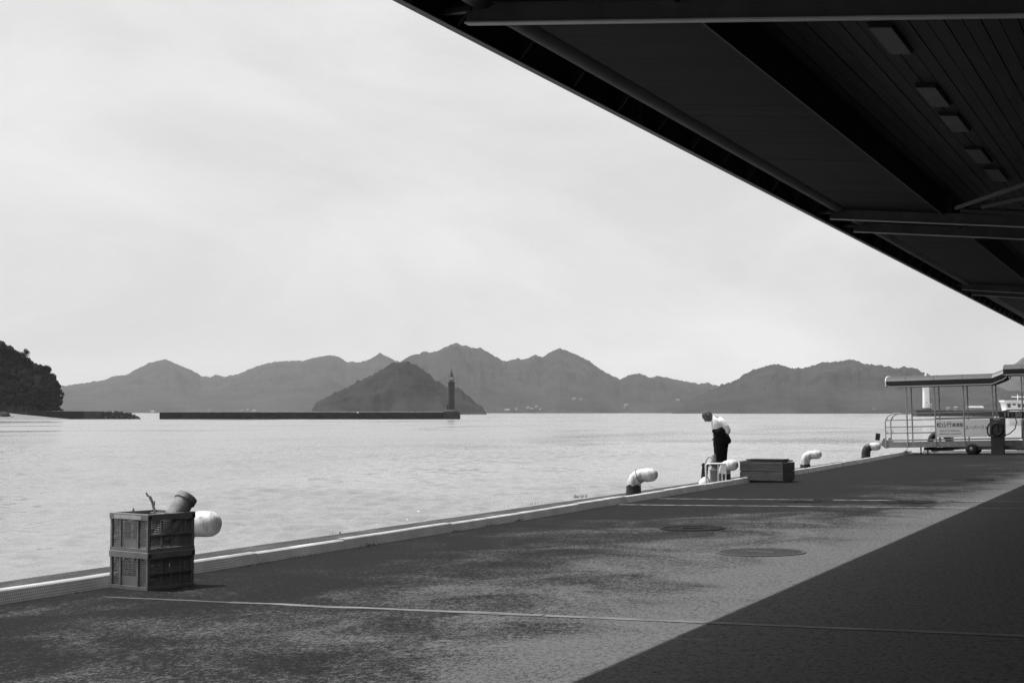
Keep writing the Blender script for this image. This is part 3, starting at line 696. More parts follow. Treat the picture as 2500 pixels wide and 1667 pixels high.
# ---- covered boarding gangway on wheels
GU, GX = 57.7, -10.5
gw = thing('boarding_gangway', 'covered steel boarding gangway on wheels with railings and white sign panels', 'gangway', (GX, GU, .26))
gw.rotation_euler = (0, -math.atan(.024), 0)
W = 1.08
dk = MB().box(0, 6.6, 0, .06, 0, .2).box(0, 6.6, W - .06, W, 0, .2).box(0, 6.6, .061, W - .061, .12, .16).build('deck', 'steel_grey', gw)
MB().prism([(0.0, -.02), (-.16, .12), (-.05, .36), (.02, .36), (.13, .2), (.13, -.02)], 1, -.02, -.004).build('end_plate', 'steel_mid', gw)
MB().prism([(0.0, -.02), (-.16, .12), (-.05, .36), (.02, .36), (.13, .2), (.13, -.02)], 1, W + .004, W + .02).build('end_plate', 'steel_mid', gw)
MB().sweep([(-.1, .1, .15), (-.26, .1, .17)], .018, 6).build('coupling_pin', 'steel_dark', gw)
MB().box(-.42, -.26, .06, .14, .24, .5, Matrix.Rotation(.15, 4, 'Y')).build('flap', 'rubber', gw)
posts = (.85, 1.88, 2.92, 3.95, 4.98)
for yy, m_ in ((-.025, 'steel_grey'), (W + .025, 'steel_mid')):
    for i, xx in enumerate(posts):
        top = 2.32 if i < 4 else 2.7
        MB().sweep([(xx, yy, .0), (xx, yy, top)], .027, 8).build('post', m_, gw)
    # rails, the top one curving down at the left end
    r_ = [(.04, yy, .02), (.04, yy, .95)] + [(.04 + .32 * (1 - math.cos(t)), yy, .95 + .32 * math.sin(t)) for t in (.4, .8, 1.2, 1.57)] + [(4.3, yy, 1.27), (4.45, yy, 1.31), (5.6, yy, 1.31)]
    MB().sweep(r_, .023, 8).build('handrail', m_, gw)
    for z in (.27, .54, .77, 1.03):
        MB().sweep([(.04, yy, z), (2.0 if z in (.54, .77) else 5.6, yy, z)], .018, 6).build('rail', m_, gw)
    for z in (.62, 1.12):
        MB().sweep([(.06, yy, z), (.13, yy, z + .03), (.13, yy, z - .04), (.07, yy, z - .06)], .009, 5).build('hook', m_, gw)
pn = MB().box(1.91, 2.895, -.068, -.05, .36, .99).build('sign_panel', 'sign_white', gw)
pn2 = MB().box(2.945, 3.93, -.068, -.05, .36, .99).build('sign_panel', 'sign_white', gw)
MB().box(1.91, 3.93, -.055, -.045, 1.035, 1.10).build('sign_frame', 'steel_grey', gw)
FR = (math.pi / 2, 0, 0)
lettering('松山行', .205, 'print', pn, (2.20, -.0695, .81), FR, bold=.0028, sx=.9)
lettering('高速船', .165, 'print', pn, (2.685, -.0695, .80), FR, bold=.0018, sx=.82)
lettering('Super-Jet For Matsuyama', .074, 'print', pn, (2.40, -.0695, .60), FR, sx=.98)
dm = MB(); x = 1.99; rr = random.Random(3)
while x < 2.8:
    w = rr.uniform(.02, .035); dm.box(x, x + w, -.0705, -.0685, .465, .465 + rr.uniform(.025, .04)); x += w + rr.uniform(.006, .014)
    if 2.36 < x < 2.40: x = 2.44
stuff(dm.build('small_print', 'steel_mid', pn))
lettering('スーパージェット', .165, 'print', pn2, (3.49, -.0695, .69), FR, sx=.82, bold=.0015)
# roof: hood over the ramp, then stepping up
def hood(x0, x1, z0, z1, name='roof'):
    out = [(-.16, 0), (-.16, .2), (-.09, .30), (.2, .37), (.54, .39), (.88, .37), (1.17, .30), (1.24, .2), (1.24, 0)]
    inn = [(y * .96 + .0216, z * .94 - .012) for y, z in out]
    b = MB(); ring = out + inn[::-1]; n_ = len(ring)
    b.v = [(x0, y, z + z0) for y, z in ring] + [(x1, y, z + z1) for y, z in ring]
    b.f = [(i, (i + 1) % n_, n_ + (i + 1) % n_, n_ + i) for i in range(n_)]; h = len(out)
    b.f += [(i, i + 1, n_ - 2 - i, n_ - 1 - i) for i in range(h - 1)] + [(n_ + i, n_ + i + 1, 2 * n_ - 2 - i, 2 * n_ - 1 - i) for i in range(h - 1)]
    o = b.build(name, 'roof_sheet', gw); o.data.materials.append(M['roof_skirt'])
    for p in o.data.polygons:
        if abs(p.normal.y) > .93: p.material_index = 1
    return o
edges = [.14, .85, 1.88, 2.92, 3.95]
for a, b in zip(edges, edges[1:]): hood(a + .006, b - .006, 2.29, 2.29, 'roof_section')
hood(3.956, 4.42, 2.29, 2.46, 'roof_section'); hood(4.37, 5.0, 2.60, 2.60, 'roof_section'); hood(5.01, 6.6, 2.60, 2.60, 'roof_section')
cap = MB(); ar = [(.13, y, z + 2.29) for y, z in [(-.16, .02), (-.17, .2), (-.10, .31), (.2, .38), (.54, .40), (.88, .38), (1.18, .31), (1.25, .2), (1.24, .02)]]
cap.sweep(ar, .02, 6).build('roof_trim', 'lh_white', gw)
for yy in (-.15, W + .15):
    MB().sweep([(.12, yy, 2.42), (.16, yy, 2.33), (.3, yy, 2.28), (3.95, yy, 2.27), (4.36, yy, 2.42), (4.47, yy, 2.50), (4.50, yy, 2.58)], .024, 6).build('roof_tube', 'steel_grey', gw)
    MB().sweep([(4.38, yy, 2.59), (6.6, yy, 2.59)], .022, 6).build('roof_tube', 'steel_grey', gw)
# running gear
gzl = lambda xx: gz(GX + xx) - .26 - .024 * xx
for yy in (-.17, W + .03):
    wc = (3.15, yy + .07, gzl(3.15) + .222)
    wl = MB().lathe([(.12, -.07), (.19, -.07), (.215, -.05), (.222, 0), (.215, .05), (.19, .07), (.12, .07)], n=28)
    wl.v = [(p[0] + wc[0], p[2] + wc[1], p[1] + wc[2]) for p in wl.v]; tyre = autosmooth(wl.build('wheel', 'rubber', gw), 50)
    rb = MB().lathe([(.035, -.085), (.05, -.08), (.06, -.072), (.118, -.05), (.118, .05), (.05, .07)], n=20); rb.v = [(p[0] + wc[0], p[2] + wc[1], p[1] + wc[2]) for p in rb.v]
    rb.build('rim', 'steel_mid', tyre)
MB().sweep([(3.15, -.1, gzl(3.15) + .222), (3.15, W + .1, gzl(3.15) + .222)], .03, 8).build('axle', 'steel_dark', gw)
MB().prism([(2.2, -.0), (3.3, -.0), (5.2, .14), (6.6, .16), (6.6, -.18), (3.4, -.12)], 1, .1, .2).build('chassis', 'steel_mid', gw)
MB().prism([(2.2, -.0), (3.3, -.0), (5.2, .14), (6.6, .16), (6.6, -.18), (3.4, -.12)], 1, .85, .95).build('chassis', 'steel_mid', gw)
MB().box(4.55, 6.6, -.02, -.004, -.10, .21).build('side_plate', 'steel_mid', gw)
MB().sweep([(1.35, .5, -.07), (2.3, .5, -.07), (3.1, .5, -.06)], [.055, .055, .03], 10).build('hydraulic_ram', 'steel_dark', gw)
for xx in (1.25, 1.5, 6.2):
    MB().sweep([(xx, .4, gzl(xx) + .002), (xx, .4, .06)], .028, 8).build('prop_leg', 'steel_dark', gw)
MB().sweep([(.84, -.04, .02), (.80, -.05, -.10), (.66, -.06, -.19), (.5, -.2, -.22)], .011, 6).build('cable', 'rubber', gw)
# things round the gangway
cb = thing('control_cabinet', 'dark control cabinet with hose coils standing in front of the gangway', 'cabinet', (GX + 4.14, GU - .62, gz(GX + 4.14)))
MB().box(-.26, .26, -.17, .17, .66, 1.36, bev=.015).build('upper_box', 'steel_dark', cb)
MB().box(-.23, .23, -.15, .15, .02, .66, bev=.01).build('pedestal', 'canopy_dark', cb)
MB().box(-.3, .3, -.2, .2, -.01, .022).build('base_plate', 'steel_dark', cb)
MB().box(-.14, .12, -.182, -.171, 1.26, 1.33).build('name_plate', 'steel_mid', cb)
for r_, yy in ((.24, -.21), (.20, -.24)):
    MB().sweep([(r_ * math.sin(t) * .95, yy, .95 + r_ * math.cos(t) * 1.05) for t in [k * .3142 for k in range(21)]], .022, 7, False).build('hose_coil', 'rubber', cb)
MB().box(-.02, .02, -.25, -.171, .7, 1.2).build('coil_bracket', 'steel_dark', cb)
MB().sweep([(-.27, -.1, 1.15), (-.34, -.12, 1.0), (-.34, -.12, .8), (-.26, -.14, .68)], .03, 7).build('grip_bar', 'rubber', cb)
MB().sweep([(.2, -.1, .7), (.42, -.1, .78), (.6, -.05, .95), (.66, 0, 1.2), (.6, .1, 1.36)], .02, 7).build('cable', 'rubber', cb)
ts = thing('time_board', 'black departure board reading 11:50 hung on the gangway rail', 'sign', (GX + 4.58, GU - .14, 1.38))
MB().box(-.45, .45, -.02, .02, 0, .245, bev=.006).build('panel', 'board_black', ts)
lettering('11 : 50', .215, 'print_light', ts, (.03, -.0225, .122), FR, bold=.002, sx=1.08)
for xx in (-.3, .3): MB().box(xx - .02, xx + .02, .015, .1, .15, .27).build('hook', 'steel_dark', ts)
eq = thing('equipment_box', 'dark equipment box on the gangway deck at the right picture edge', 'box', (GX + 5.2, GU + .25, .59))
MB().box(-.33, .35, 0, .5, .02, .69, bev=.02).build('body', 'steel_dark', eq); MB().box(-.3, .32, -.012, -.001, .06, .16).build('vent', 'board_black', eq); MB().box(-.35, .37, -.03, .53, .692, .72).build('lid', 'steel_dark', eq)
ft = thing('tyre_fender', 'black tyre fender at the quay end behind the gangway rails', 'tyre', (GX + 1.62, GU + 2.55, 0), .2)
to = MB().sweep([(.34 * math.cos(t), 0, .34 * math.sin(t) + .44) for t in [k * math.pi / 12 for k in range(25)]], .12, 10, False); autosmooth(to.build('tyre', 'rubber', ft), 60)
MB().sweep([(0, 0, .8), (0, .1, .3), (0, .3, 0.0)], .02, 6).build('chain', 'steel_dark', ft)
gp = thing('mooring_post', 'plain grey square post behind the gangway left of the white sign', 'post', (GX + 1.98, GU + 2.7, 0))
MB().box(-.12, .14, -.1, .1, 0, 1.06, bev=.01).build('post', 'steel_grey', gp); MB().box(-.14, .16, -.12, .12, 1.06, 1.09).build('cap', 'steel_mid', gp); MB().lathe([(.03, 1.09), (.045, 1.13), (.02, 1.16)], n=8).build('knob', 'black_paint', gp)

# ---- bollards
def bollard(x, v, label, band_h, s=1.0, rz=0.0, strap=False):
    vv, u = onv(x, v); b = thing('bollard', label, 'bollard', (vv, u, 0), rz, 'cow-horn bollards along the quay edge'); b.scale = (s, s, s)
    pts = [(0, 0, .0), (0, 0, .10), (0, 0, .18), (.012, 0, .26), (.045, 0, .335), (.10, 0, .382), (.17, 0, .402), (.25, 0, .411), (.33, 0, .414), (.395, 0, .414), (.44, 0, .414), (.468, 0, .413), (.48, 0, .413)]
    rad = [.150, .140, .136, .136, .134, .128, .122, .126, .129, .121, .098, .06, .008]
    autosmooth(MB().sweep(pts, rad, 24).build('body', 'bollard', b), 70)
    pr = [(.158, -.01), (.150, .06), (.1435, .12)]
    z = .12
    while z < min(band_h, .2): z = min(z + .04, band_h, .2); pr.append((.1415 - .002 * (z > .2), z))
    o = MB().lathe(pr, n=24, caps=False).build('base_band', 'black_paint', b); autosmooth(o, 60)
    for k, vt in enumerate(o.data.vertices):
        if abs(vt.co.z - pr[-1][1]) < 1e-4: vt.co.z += .045 * noise.noise(Vector((vt.co.x * 14, vt.co.y * 14, x))) + .01
    if band_h > .3:
        i0 = 2; p2 = pts[i0:7]; autosmooth(MB().sweep(p2, [r + .004 for r in rad[i0:7]], 24, False).build('bend_paint', 'black_paint', b), 70)
    if strap:
        c = Vector((.11, 0, .386)); t = Vector((.07, 0, .03)).normalized(); e1 = Vector((0, 1, 0)); e2 = t.cross(e1)
        MB().sweep([c + (e1 * math.cos(a) + e2 * math.sin(a)) * .131 for a in [k * math.pi / 14 for k in range(29)]], .006, 5, False).build('wire', 'rubber', b)
        MB().sweep([c + e2 * -.13 + Vector((-.06, -.03, .02)), c + e2 * -.137, c + e2 * -.13 + Vector((.06, .05, .03)), c + e2 * -.13 + Vector((.13, -.02, .006))], .005, 5).build('wire_end', 'rubber', b)
    plate = MB().lathe([(.23, -.03), (.23, .012), (.2, .02)], n=20).build('foot_plate', 'black_paint', b)
    return b
bollard(441, -9.72, 'white bollard whose head sticks out behind the stacked crates', .12, 1.06)
bollard(1546, -9.70, 'white bollard with black base and wire round its neck, standing alone mid-quay', .22, 1.0, strap=True)
bollard(1767, -9.66, 'white bollard with black base behind the pump, in front of the bending man', .27, 1.0, R(-42))
bollard(1964, -9.98, 'pale bollard just right of the wooden box', .12, .98)
bollard(2112, -10.12, 'bollard with black column and white head touching the gangway end', .4, 1.06)
bb_ = bollard(2464, -5.2, 'far white bollard glimpsed between control cabinet and equipment box', .1, 1.0, R(90)); bb_.location = (-5.95, UE - .55, .02)

# ---- wooden box
wp = ong(1866, 1177); wx = thing('wooden_box', 'low weathered wooden box with plank sides and loose lid by the kerb', 'box', (-8.80, 33.78, gz(-8.8)), R(-3.5))
hw, hd = .505, .43
MB().box(-hw + .03, hw - .03, -hd + .03, hd - .03, 0, .06).build('plinth', 'board_black', wx)
for z0, z1 in ((.055, .252), (.262, .455)):
    for s_ in (-1, 1):
        MB().box(-hw + .001, hw - .001, s_ * hd - .012, s_ * hd + .012, z0, z1, bev=.003).build('plank', 'wood', wx)
        MB().box(s_ * (hw - .013) - .011, s_ * (hw - .013) + .011, -hd + .0125, hd - .0125, z0, z1, bev=.003).build('plank', 'wood', wx)
for sx in (-1, 1):
    for sy in (-1, 1): MB().box(sx * (hw - .05) - .025, sx * (hw - .05) + .025, sy * (hd - .045) - .025, sy * (hd - .045) + .025, .06, .44).build('corner_post', 'wood', wx)
for i in range(4):
    y0 = -hd + .01 + i * .213; MB().box(-hw - .012 + .02 * (i % 2), hw - .03 - .03 * (i % 3), y0, y0 + .205, .457 + .004 * i, .482 + .006 * i, Matrix.Rotation(.006 * (i - 1), 4, 'Z')).build('lid_board', 'wood_dark', wx)
MB().box(-.40, .42, -.3, .32, .507, .528, Matrix.Rotation(.02, 4, 'Z')).build('lid_board', 'wood_dark', wx)

# ---- pump with guard frame
pv, pu = -9.62, onv(1741, -9.62)[1]
pm = thing('pump', 'small water pump with looped hose standing by the kerb left of the wooden box', 'pump', (pv, pu, 0))
autosmooth(MB().lathe([(.095, 0), (.095, .03), (.075, .05), (.082, .12), (.084, .30), (.092, .305), (.092, .335), (.06, .35), (.05, .42)], n=20).build('casing', 'steel_mid', pm))
autosmooth(MB().lathe([(.05, .42), (.076, .425), (.076, .45), (.062, .455), (.062, .475), (.078, .48), (.078, .5), (.05, .505)], n=20).build('flange', 'steel_dark', pm))
autosmooth(MB().lathe([(.05, .50), (.05, .65), (.046, .665), (.01, .668)], n=18).build('motor', 'steel_grey', pm))
MB().sweep([(-.03, -.03, .60), (-.10, -.06, .61), (-.15, -.08, .54), (-.165, -.09, .40), (-.15, -.10, .22), (-.06, -.12, .10), (.06, -.14, .04), (.16, -.12, .02)], .016, 8).build('hose', 'steel_grey', pm)
gf = thing('guard_frame', 'pale tubular guard frame around the pump beside the kerb', 'railing', (pv + .08, pu - .15, 0))
MB().sweep([(-.21, 0, 0), (-.21, 0, .42), (-.195, 0, .455), (-.16, 0, .468), (.24, 0, .475)], .02, 8).build('hoop', 'white_paint', gf)
for xx in (.06, .15, .23): MB().sweep([(xx, .02, 0), (xx, .02, .462)], .017, 8).build('upright', 'white_paint', gf)
MB().box(.13, .25, -.008, .012, .25, .455).build('plate', 'white_paint', gf)
bg_ = MB().lathe([(.13, -.005), (.125, .04), (.085, .11), (.03, .16), (.005, .165)], n=14)
for k, p in enumerate(bg_.v): bg_.v[k] = (p[0] * (1 + .2 * noise.noise(Vector(p) * 9)), p[1], p[2])
tag(autosmooth(bg_.build('sandbag', 'white_paint', None, loc=(pv - .24, pu + .10, 0)), 80), 'small white sack on the ground at the left foot of the pump', 'sack')
lb_ = thing('leaning_board', 'dark weathered board standing at the quay edge left of the pump', 'board', (pv - .34, pu + .35, 0), R(20))
MB().box(-.07, .07, -.018, .018, 0, .46, Matrix.Rotation(.1, 4, 'Y')).build('board', 'wood_dark', lb_); MB().box(-.09, .11, -.028, .02, .40, .43, Matrix.Rotation(.1, 4, 'Y')).build('batten', 'wood_dark', lb_)

# ---- drain covers
def cover(v, u, r, label, slots, rz=.5):
    c = thing('drain_cover', label, 'drain cover', (v, u, gz(v) + .0125), rz, 'round iron covers set in the asphalt')
    c.rotation_euler = (0, -math.atan(SL), 0)
    MB().lathe([(r * 1.02, -.01), (r * 1.02, .006), (r * .93, .008), (r * .93, -.01)], n=40, caps=False).build('ring', 'slat' if slots else 'grate', c)
    MB().lathe([(.001, -.006), (r * .93, -.006)], n=40, caps=False).build('pit', 'grate_pit', c)
    gt = MB(); k = int(2 * r / .04); rot = Matrix.Rotation(R(35), 4, 'Z')
    if slots:
        for i in range(k):
            y = -r * .93 + (i + .5) * 2 * r * .93 / k; h = math.sqrt(max((r * .92) ** 2 - y * y, .001)); gt.box(-h, h, y - .010, y + .010, -.005, .006, rot)
        gt.box(-r * .35, r * .35, -.035, .035, -.004, .009, Matrix.Rotation(R(-12), 4, 'Z'))
        stuff(gt.build('grating', 'slat', c))
    else:
        MB().lathe([(.001, .004), (r * .9, .004), (r * .9, -.004)], n=40, caps=False).build('lid', 'grate', c)
        MB().box(-r * .3, r * .3, -.03, .03, .0045, .012).build('grip', 'grate', c)
    return c
cover(-4.24, 15.97, .47, 'slotted round drain grate, the nearest cover, close to the shadow edge', True)
cover(-6.02, 19.22, .42, 'flat dark round cover in front of the kerb, left of the slotted grate', False)
cover(-6.17, 25.92, .36, 'flat round cover between the two far painted lines, nearer the kerb', False)
cover(-4.37, 25.92, .46, 'flat round cover between the two far painted lines, nearer the shadow', False)
cover(-4.44, 35.0, .46, 'farthest flat round cover, right of the wooden box in the sun', False)

# ---- two stacked crates with pipe and driftwood
CZ = gz(-8.4) + .006; CA = R(-12.8); rotc = Matrix.Rotation(CA, 3, 'Z')
cc = Vector((-8.42, 10.892, 0)) + rotc @ Vector((-.262, .268, 0)); CH = .337; a_, b_ = .262, .268
def grid_panel(w, h, nx, ny, th=.004, hole=.55):        # perforated sheet in local x-z, centred in x, z from 0
    b = MB(); xs = []; zs = []
    for i in range(nx): p = w / nx; xs += [-w/2 + i*p + p*(1-hole)/2, -w/2 + i*p + p*(1+hole)/2]
    for j in range(ny): p = h / ny; zs += [j*p + p*(1-hole)/2, j*p + p*(1+hole)/2]
    xs = [-w/2] + xs + [w/2]; zs = [0] + zs + [h]; X, Z = len(xs), len(zs)
    b.v = [(x, y, z) for y in (-th/2, th/2) for z in zs for x in xs]
    for s_ in (0, 1):
        for j in range(Z - 1):
            for i in range(X - 1):
                if i % 2 == 1 and j % 2 == 1: 
                    if s_ == 0:
                        q0 = [j*X+i, j*X+i+1, (j+1)*X+i+1, (j+1)*X+i]
                        for k in range(4): b.f.append((q0[k], q0[(k+1) % 4], q0[(k+1) % 4] + X*Z, q0[k] + X*Z))
                    continue
                o = s_ * X * Z; b.f.append((o+j*X+i, o+j*X+i+1, o+(j+1)*X+i+1, o+(j+1)*X+i))
    return b
def crate(z0, label, sticker):
    c = thing('crate', label, 'crate', (cc.x, cc.y, z0), CA, 'folding crates stacked by the kerb'); H = CH
    rimb = MB()
    for (x0, x1, y0, y1) in ((-a_, a_, -b_, -b_ + .022), (-a_, a_, b_ - .022, b_), (-a_, -a_ + .022, -b_ + .0225, b_ - .0225), (a_ - .022, a_, -b_ + .0225, b_ - .0225)):
        rimb.box(x0 - (.006 if x1 - x0 > .1 or x0 < 0 else 0), x1 + (.006 if x1 - x0 > .1 or x0 > 0 else 0), y0 - (.006 if y0 < -b_ + .01 and x1 - x0 > .1 else 0), y1 + (.006 if y1 > b_ - .01 else 0), H - .058, H - .0005, bev=.003)
    rim = rimb.build('rim', 'crate', c)
    MB().box(-a_ + .004, a_ - .004, -b_ + .004, b_ - .004, .002, .016).build('floor', 'crate', c)
    for sx in (-1, 1):
        for sy in (-1, 1):
            MB().box(sx * (a_ - .014) - .013, sx * (a_ - .014) + .013, sy * (b_ - .014) - .013, sy * (b_ - .014) + .013, .016, H - .058, bev=.002).build('corner_post', 'crate', c)
            MB().box(sx * (a_ + .0075) - .0015, sx * (a_ + .0075) + .0015, sy * (b_ - .02) - .014, sy * (b_ - .02) + .014, H - .045, H - .018).build('corner_slot', 'crate_dark', c)
    bt = MB()
    bt.box(-a_, a_, -b_ - .002, -b_ + .014, .0, .03).box(-a_, a_, b_ - .014, b_ + .002, .0, .03).box(-a_ - .002, -a_ + .014, -b_ + .0145, b_ - .0145, 0, .03).box(a_ - .014, a_ + .002, -b_ + .0145, b_ - .0145, 0, .03)
    bt.build('bottom_frame', 'crate', c)
    hh = H - .09
    for sy in (-1, 1):                                     # short sides: centre flap between ribs, strips at both ends
        y = sy * (b_ - .016)
        for xx in (-.125, .115):
            MB().box(xx - .011, xx + .011, y - .012, y + .012, .03, H - .058).build('rib', 'crate', c)
        ctr = grid_panel(.205, .135, 11, 8, hole=.58); ctr.v = [(p[0] - .005, p[1] + y, p[2] + .118) for p in ctr.v]; ctr.build('mesh_panel', 'crate', c)
        MB().box(-.112, .102, y - .003, y + .003, .032, .118).build('flap', 'crate', c)
        MB().box(-.112, .102, y - .007, y + .007, .2535, .262).build('flap_edge', 'crate', c)
        for xc, w in ((-.187, .098), (.183, .112)):
            st_ = grid_panel(w, .246, 5, 13, hole=.5); st_.v = [(p[0] + xc, p[1] + y + sy * -.006, p[2] + .032) for p in st_.v]; st_.build('mesh_strip', 'crate', c)
    for sx in (-1, 1):                                     # long sides fold along a middle hinge
        x = sx * (a_ - .014)
        for z0_, hp_ in ((.032, .108), (.158, .118)):
            for k, yc in enumerate((-.175, -.048, .06, .18)):
                st_ = grid_panel(.13 if k in (0, 3) else .096, hp_, 8, 7, hole=.5 if (k + int(z0_ * 10)) % 4 != 3 else .3); st_.v = [(p[1] + x - sx * .004, p[0] + yc, p[2] + z0_) for p in st_.v]; st_.build('mesh_panel', 'crate', c)
            for yc in (-.1, .008, .112):
                MB().box(x - .008, x + .008, yc - .007, yc + .007, z0_, z0_ + hp_).build('rib', 'crate', c)
        MB().box(x - .012, x + .014, -b_ + .03, b_ - .03, .141, .147).build('hinge', 'crate', c)
        MB().box(x - .012, x + .014, -b_ + .03, b_ - .03, .149, .156).build('hinge', 'crate', c)
    if sticker: MB().box(-a_ + .065, a_ - .085, -b_ - .0085, -b_ - .0062, H - .05, H - .015).build('sticker', 'sticker', rim)
    return c
crate(CZ, 'lower of the two stacked perforated plastic crates on the asphalt', False)
crate(CZ + CH + .001, 'upper stacked plastic crate holding a pipe and driftwood, pale sticker on its rim', True)
ztop = CZ + CH * 2
# pipe
Pu = atd(457, 1212, 13.86); Pl = atd(392, 1318, 13.62)
ax = (Pu - Pl).normalized(); ln = (Pu - Pl).length
pp = thing('pipe', 'thick weathered pipe with collars leaning out of the upper crate', 'pipe', Pl); pp.rotation_euler = ax.to_track_quat('Z', 'Y').to_euler()
def ringtube(prof, n=26): return MB().lathe(prof, n=n, caps=False)
autosmooth(ringtube([(.078, 0), (.089, 0), (.089, ln - .02), (.078, ln - .02), (.078, 0)]).build('tube', 'pipe', pp), 40)
autosmooth(ringtube([(.09, ln - .055), (.100, ln - .052), (.100, ln), (.08, ln), (.08, ln - .05)]).build('collar', 'pipe', pp), 40)
autosmooth(ringtube([(.0895, ln - .25), (.096, ln - .245), (.096, ln - .22), (.0895, ln - .215)]).build('joint_ring', 'pipe', pp), 40)
def stick(pts, rad, label, branch=None):
    b = MB().sweep(pts, rad, 8)
    if branch: b.sweep(branch, [.008, .007, .005], 6)
    o = b.build('driftwood_stick', 'driftwood'); tag(o, label, 'stick', 'driftwood in the upper crate'); return o
D0 = 13.75
s1 = [atd(386, 1300, D0), atd(379, 1254, D0), atd(372, 1226, D0), atd(366, 1212, D0)]
stick(s1, [.012, .013, .012, .014], 'tall broken driftwood stick with a twig, left of the leaning pipe', [atd(374, 1236, D0), atd(377, 1232, D0), atd(377.5, 1222, D0)])
MBt = atd(366, 1212, D0)
o = stick([atd(366.5, 1212, D0), atd(360, 1209, D0), atd(357, 1202, D0)], [.009, .010, .007], 'splintered upper tip of the tall driftwood stick'); 
stick([atd(331, 1296, D0 - .05), atd(328, 1256, D0 - .05), atd(325, 1246, D0 - .05), atd(325.5, 1239, D0 - .05)], [.011, .010, .013, .004], 'short pale driftwood stub poking out at the left of the upper crate')
wv = MB().box(-.06, .06, -.012, .012, -.01, .006); wo_ = wv.build('wood_scrap', 'driftwood', None, loc=atd(384, 1252.5, 14.0)); wo_.rotation_euler = (.1, .05, .4); tag(wo_, 'flat wood scrap across the far rim of the upper crate', 'wood scrap')

# ---- the man
MU = onv(1757, -10.0)[1]; MD = depth(-10.0, MU); mq = MD / FPX
man = thing('person', 'person in white shirt and black trousers looking down over the quay edge, jacket over arm', 'person', (-10.0, MU, 0), TH)
def skin_obj(name, verts, edges, radii, m, parent, sub=2, root=0):
    me = bpy.data.meshes.new(name); me.from_pydata(verts, edges, []); me.materials.append(M[m])
    o = bpy.data.objects.new(name, me); COL.objects.link(o); o.parent = parent
    md = o.modifiers.new('skin', 'SKIN'); md.use_smooth_shade = True
    for i, r in enumerate(radii):
        sv = me.skin_vertices[0].data[i]; sv.radius = r if isinstance(r, tuple) else (r, r); sv.use_root = (i == root)
    s_ = o.modifiers.new('sub', 'SUBSURF'); s_.levels = sub; s_.render_levels = sub
    return o
# local frame: +x image right (his back), +y away, +z up; he faces -x
V, E_, Rr = [], [], []
def jv(p, r, link=None):
    V.append(p); Rr.append(r)
    if link is not None: E_.append((link, len(V) - 1))
    return len(V) - 1
pel = jv((.015, 0, .94), (.13, .10)); w1 = jv((.0, 0, 1.06), (.12, .095), pel); ch = jv((-.035, 0, 1.25), (.135, .10), w1); ub = jv((-.05, 0, 1.38), (.12, .085), ch)
nk = jv((-.125, 0, 1.465), .055, ub); nk2 = jv((-.175, 0, 1.485), .052, nk)
for sy in (-1, 1):
    h = jv((.03, sy * .09, .88), .085, pel); kn = jv((.01, sy * .10, .49), .058, h); an = jv((.035, sy * .10, .10), .04, kn); hl = jv((.03, sy * .1, .045), .04, an); jv((-.13, sy * .11, .035), .032, hl)
    sh = jv((-.025, sy * .165, 1.40), .062, ub); 
    if sy < 0: el = jv((.155, sy * .25, 1.20), .043, sh); wr = jv((.13, sy * .16, 1.03), .03, el)
    else: el = jv((.06, sy * .25, 1.19), .043, sh); wr = jv((-.06, sy * .18, 1.04), .03, el)
    hd_ = jv((wr and (V[wr][0] - .05), V[wr][1] * .72, V[wr][2] - .04), (.035, .02), wr)
    for k in range(5):
        f0 = Vector(V[hd_]); dx = -.018 - .003 * k
        a = jv(tuple(f0 + Vector((-.025 if k else .0, (.022 - .011 * k), -.02 + .006 * k))), .0095, hd_)
        c_ = jv(tuple(f0 + Vector((-.05 if k else -.02, (.026 - .013 * k), -.035 + .004 * k))), .0088, a)
        jv(tuple(f0 + Vector((-.052 if k else -.04, (.024 - .012 * k), -.06 + .01 * (k == 0)))), .0075, c_)
skin_obj('body', V, E_, Rr, 'skin', man)
# head: shaped sphere with nose, brow, jaw, ears
hc = Vector((-.285, 0, 1.505)); tilt = Matrix.Rotation(R(-48), 3, 'Y')     # chin tucked, face down and left
bm = bmesh.new(); bmesh.ops.create_uvsphere(bm, u_segments=32, v_segments=24, radius=1.0)
for w in bm.verts:
    p = w.co.copy(); x, y, z = p.x * .100, p.y * .078, p.z * .122
    if z < 0: x *= 1 - .25 * (-p.z) ** 1.5 * (1 if p.x > 0 else .35); y *= 1 - .30 * (-p.z) ** 1.4
    if p.x < -.6:                                         # face side
        fy = math.exp(-(p.y / .16) ** 2)
        x -= .024 * fy * math.exp(-((p.z + .22) / .16) ** 2)            # nose
        x += .010 * math.exp(-((abs(p.y) - .33) / .13) ** 2) * math.exp(-((p.z - .03) / .1) ** 2)   # eye sockets
        x -= .006 * math.exp(-((p.z - .22) / .1) ** 2)                  # brow
        x -= .007 * math.exp(-(p.y / .3) ** 2) * math.exp(-((p.z + .58) / .07) ** 2)                # lips
        x += .004 * math.exp(-(p.y / .3) ** 2) * math.exp(-((p.z + .53) / .03) ** 2)
        x -= .010 * fy * math.exp(-((p.z + .85) / .12) ** 2)            # chin
    w.co = Vector((x, y, z))
me = bpy.data.meshes.new('head'); bm.to_mesh(me); bm.free(); ho = obj('head', me, 'skin', man, hc); ho.rotation_euler = tilt.to_euler(); ho.scale = (1.16, 1.12, 1.14); autosmooth(ho, 180)
hb_ = bmesh.new(); bmesh.ops.create_uvsphere(hb_, u_segments=32, v_segments=24, radius=1.0)
dl = [w for w in hb_.verts if not (w.co.z > .34 or (w.co.x > .25 and w.co.z > -.28) or (abs(w.co.y) > .72 and w.co.z > .02 and w.co.x > -.2))]
bmesh.ops.delete(hb_, geom=dl, context='VERTS')
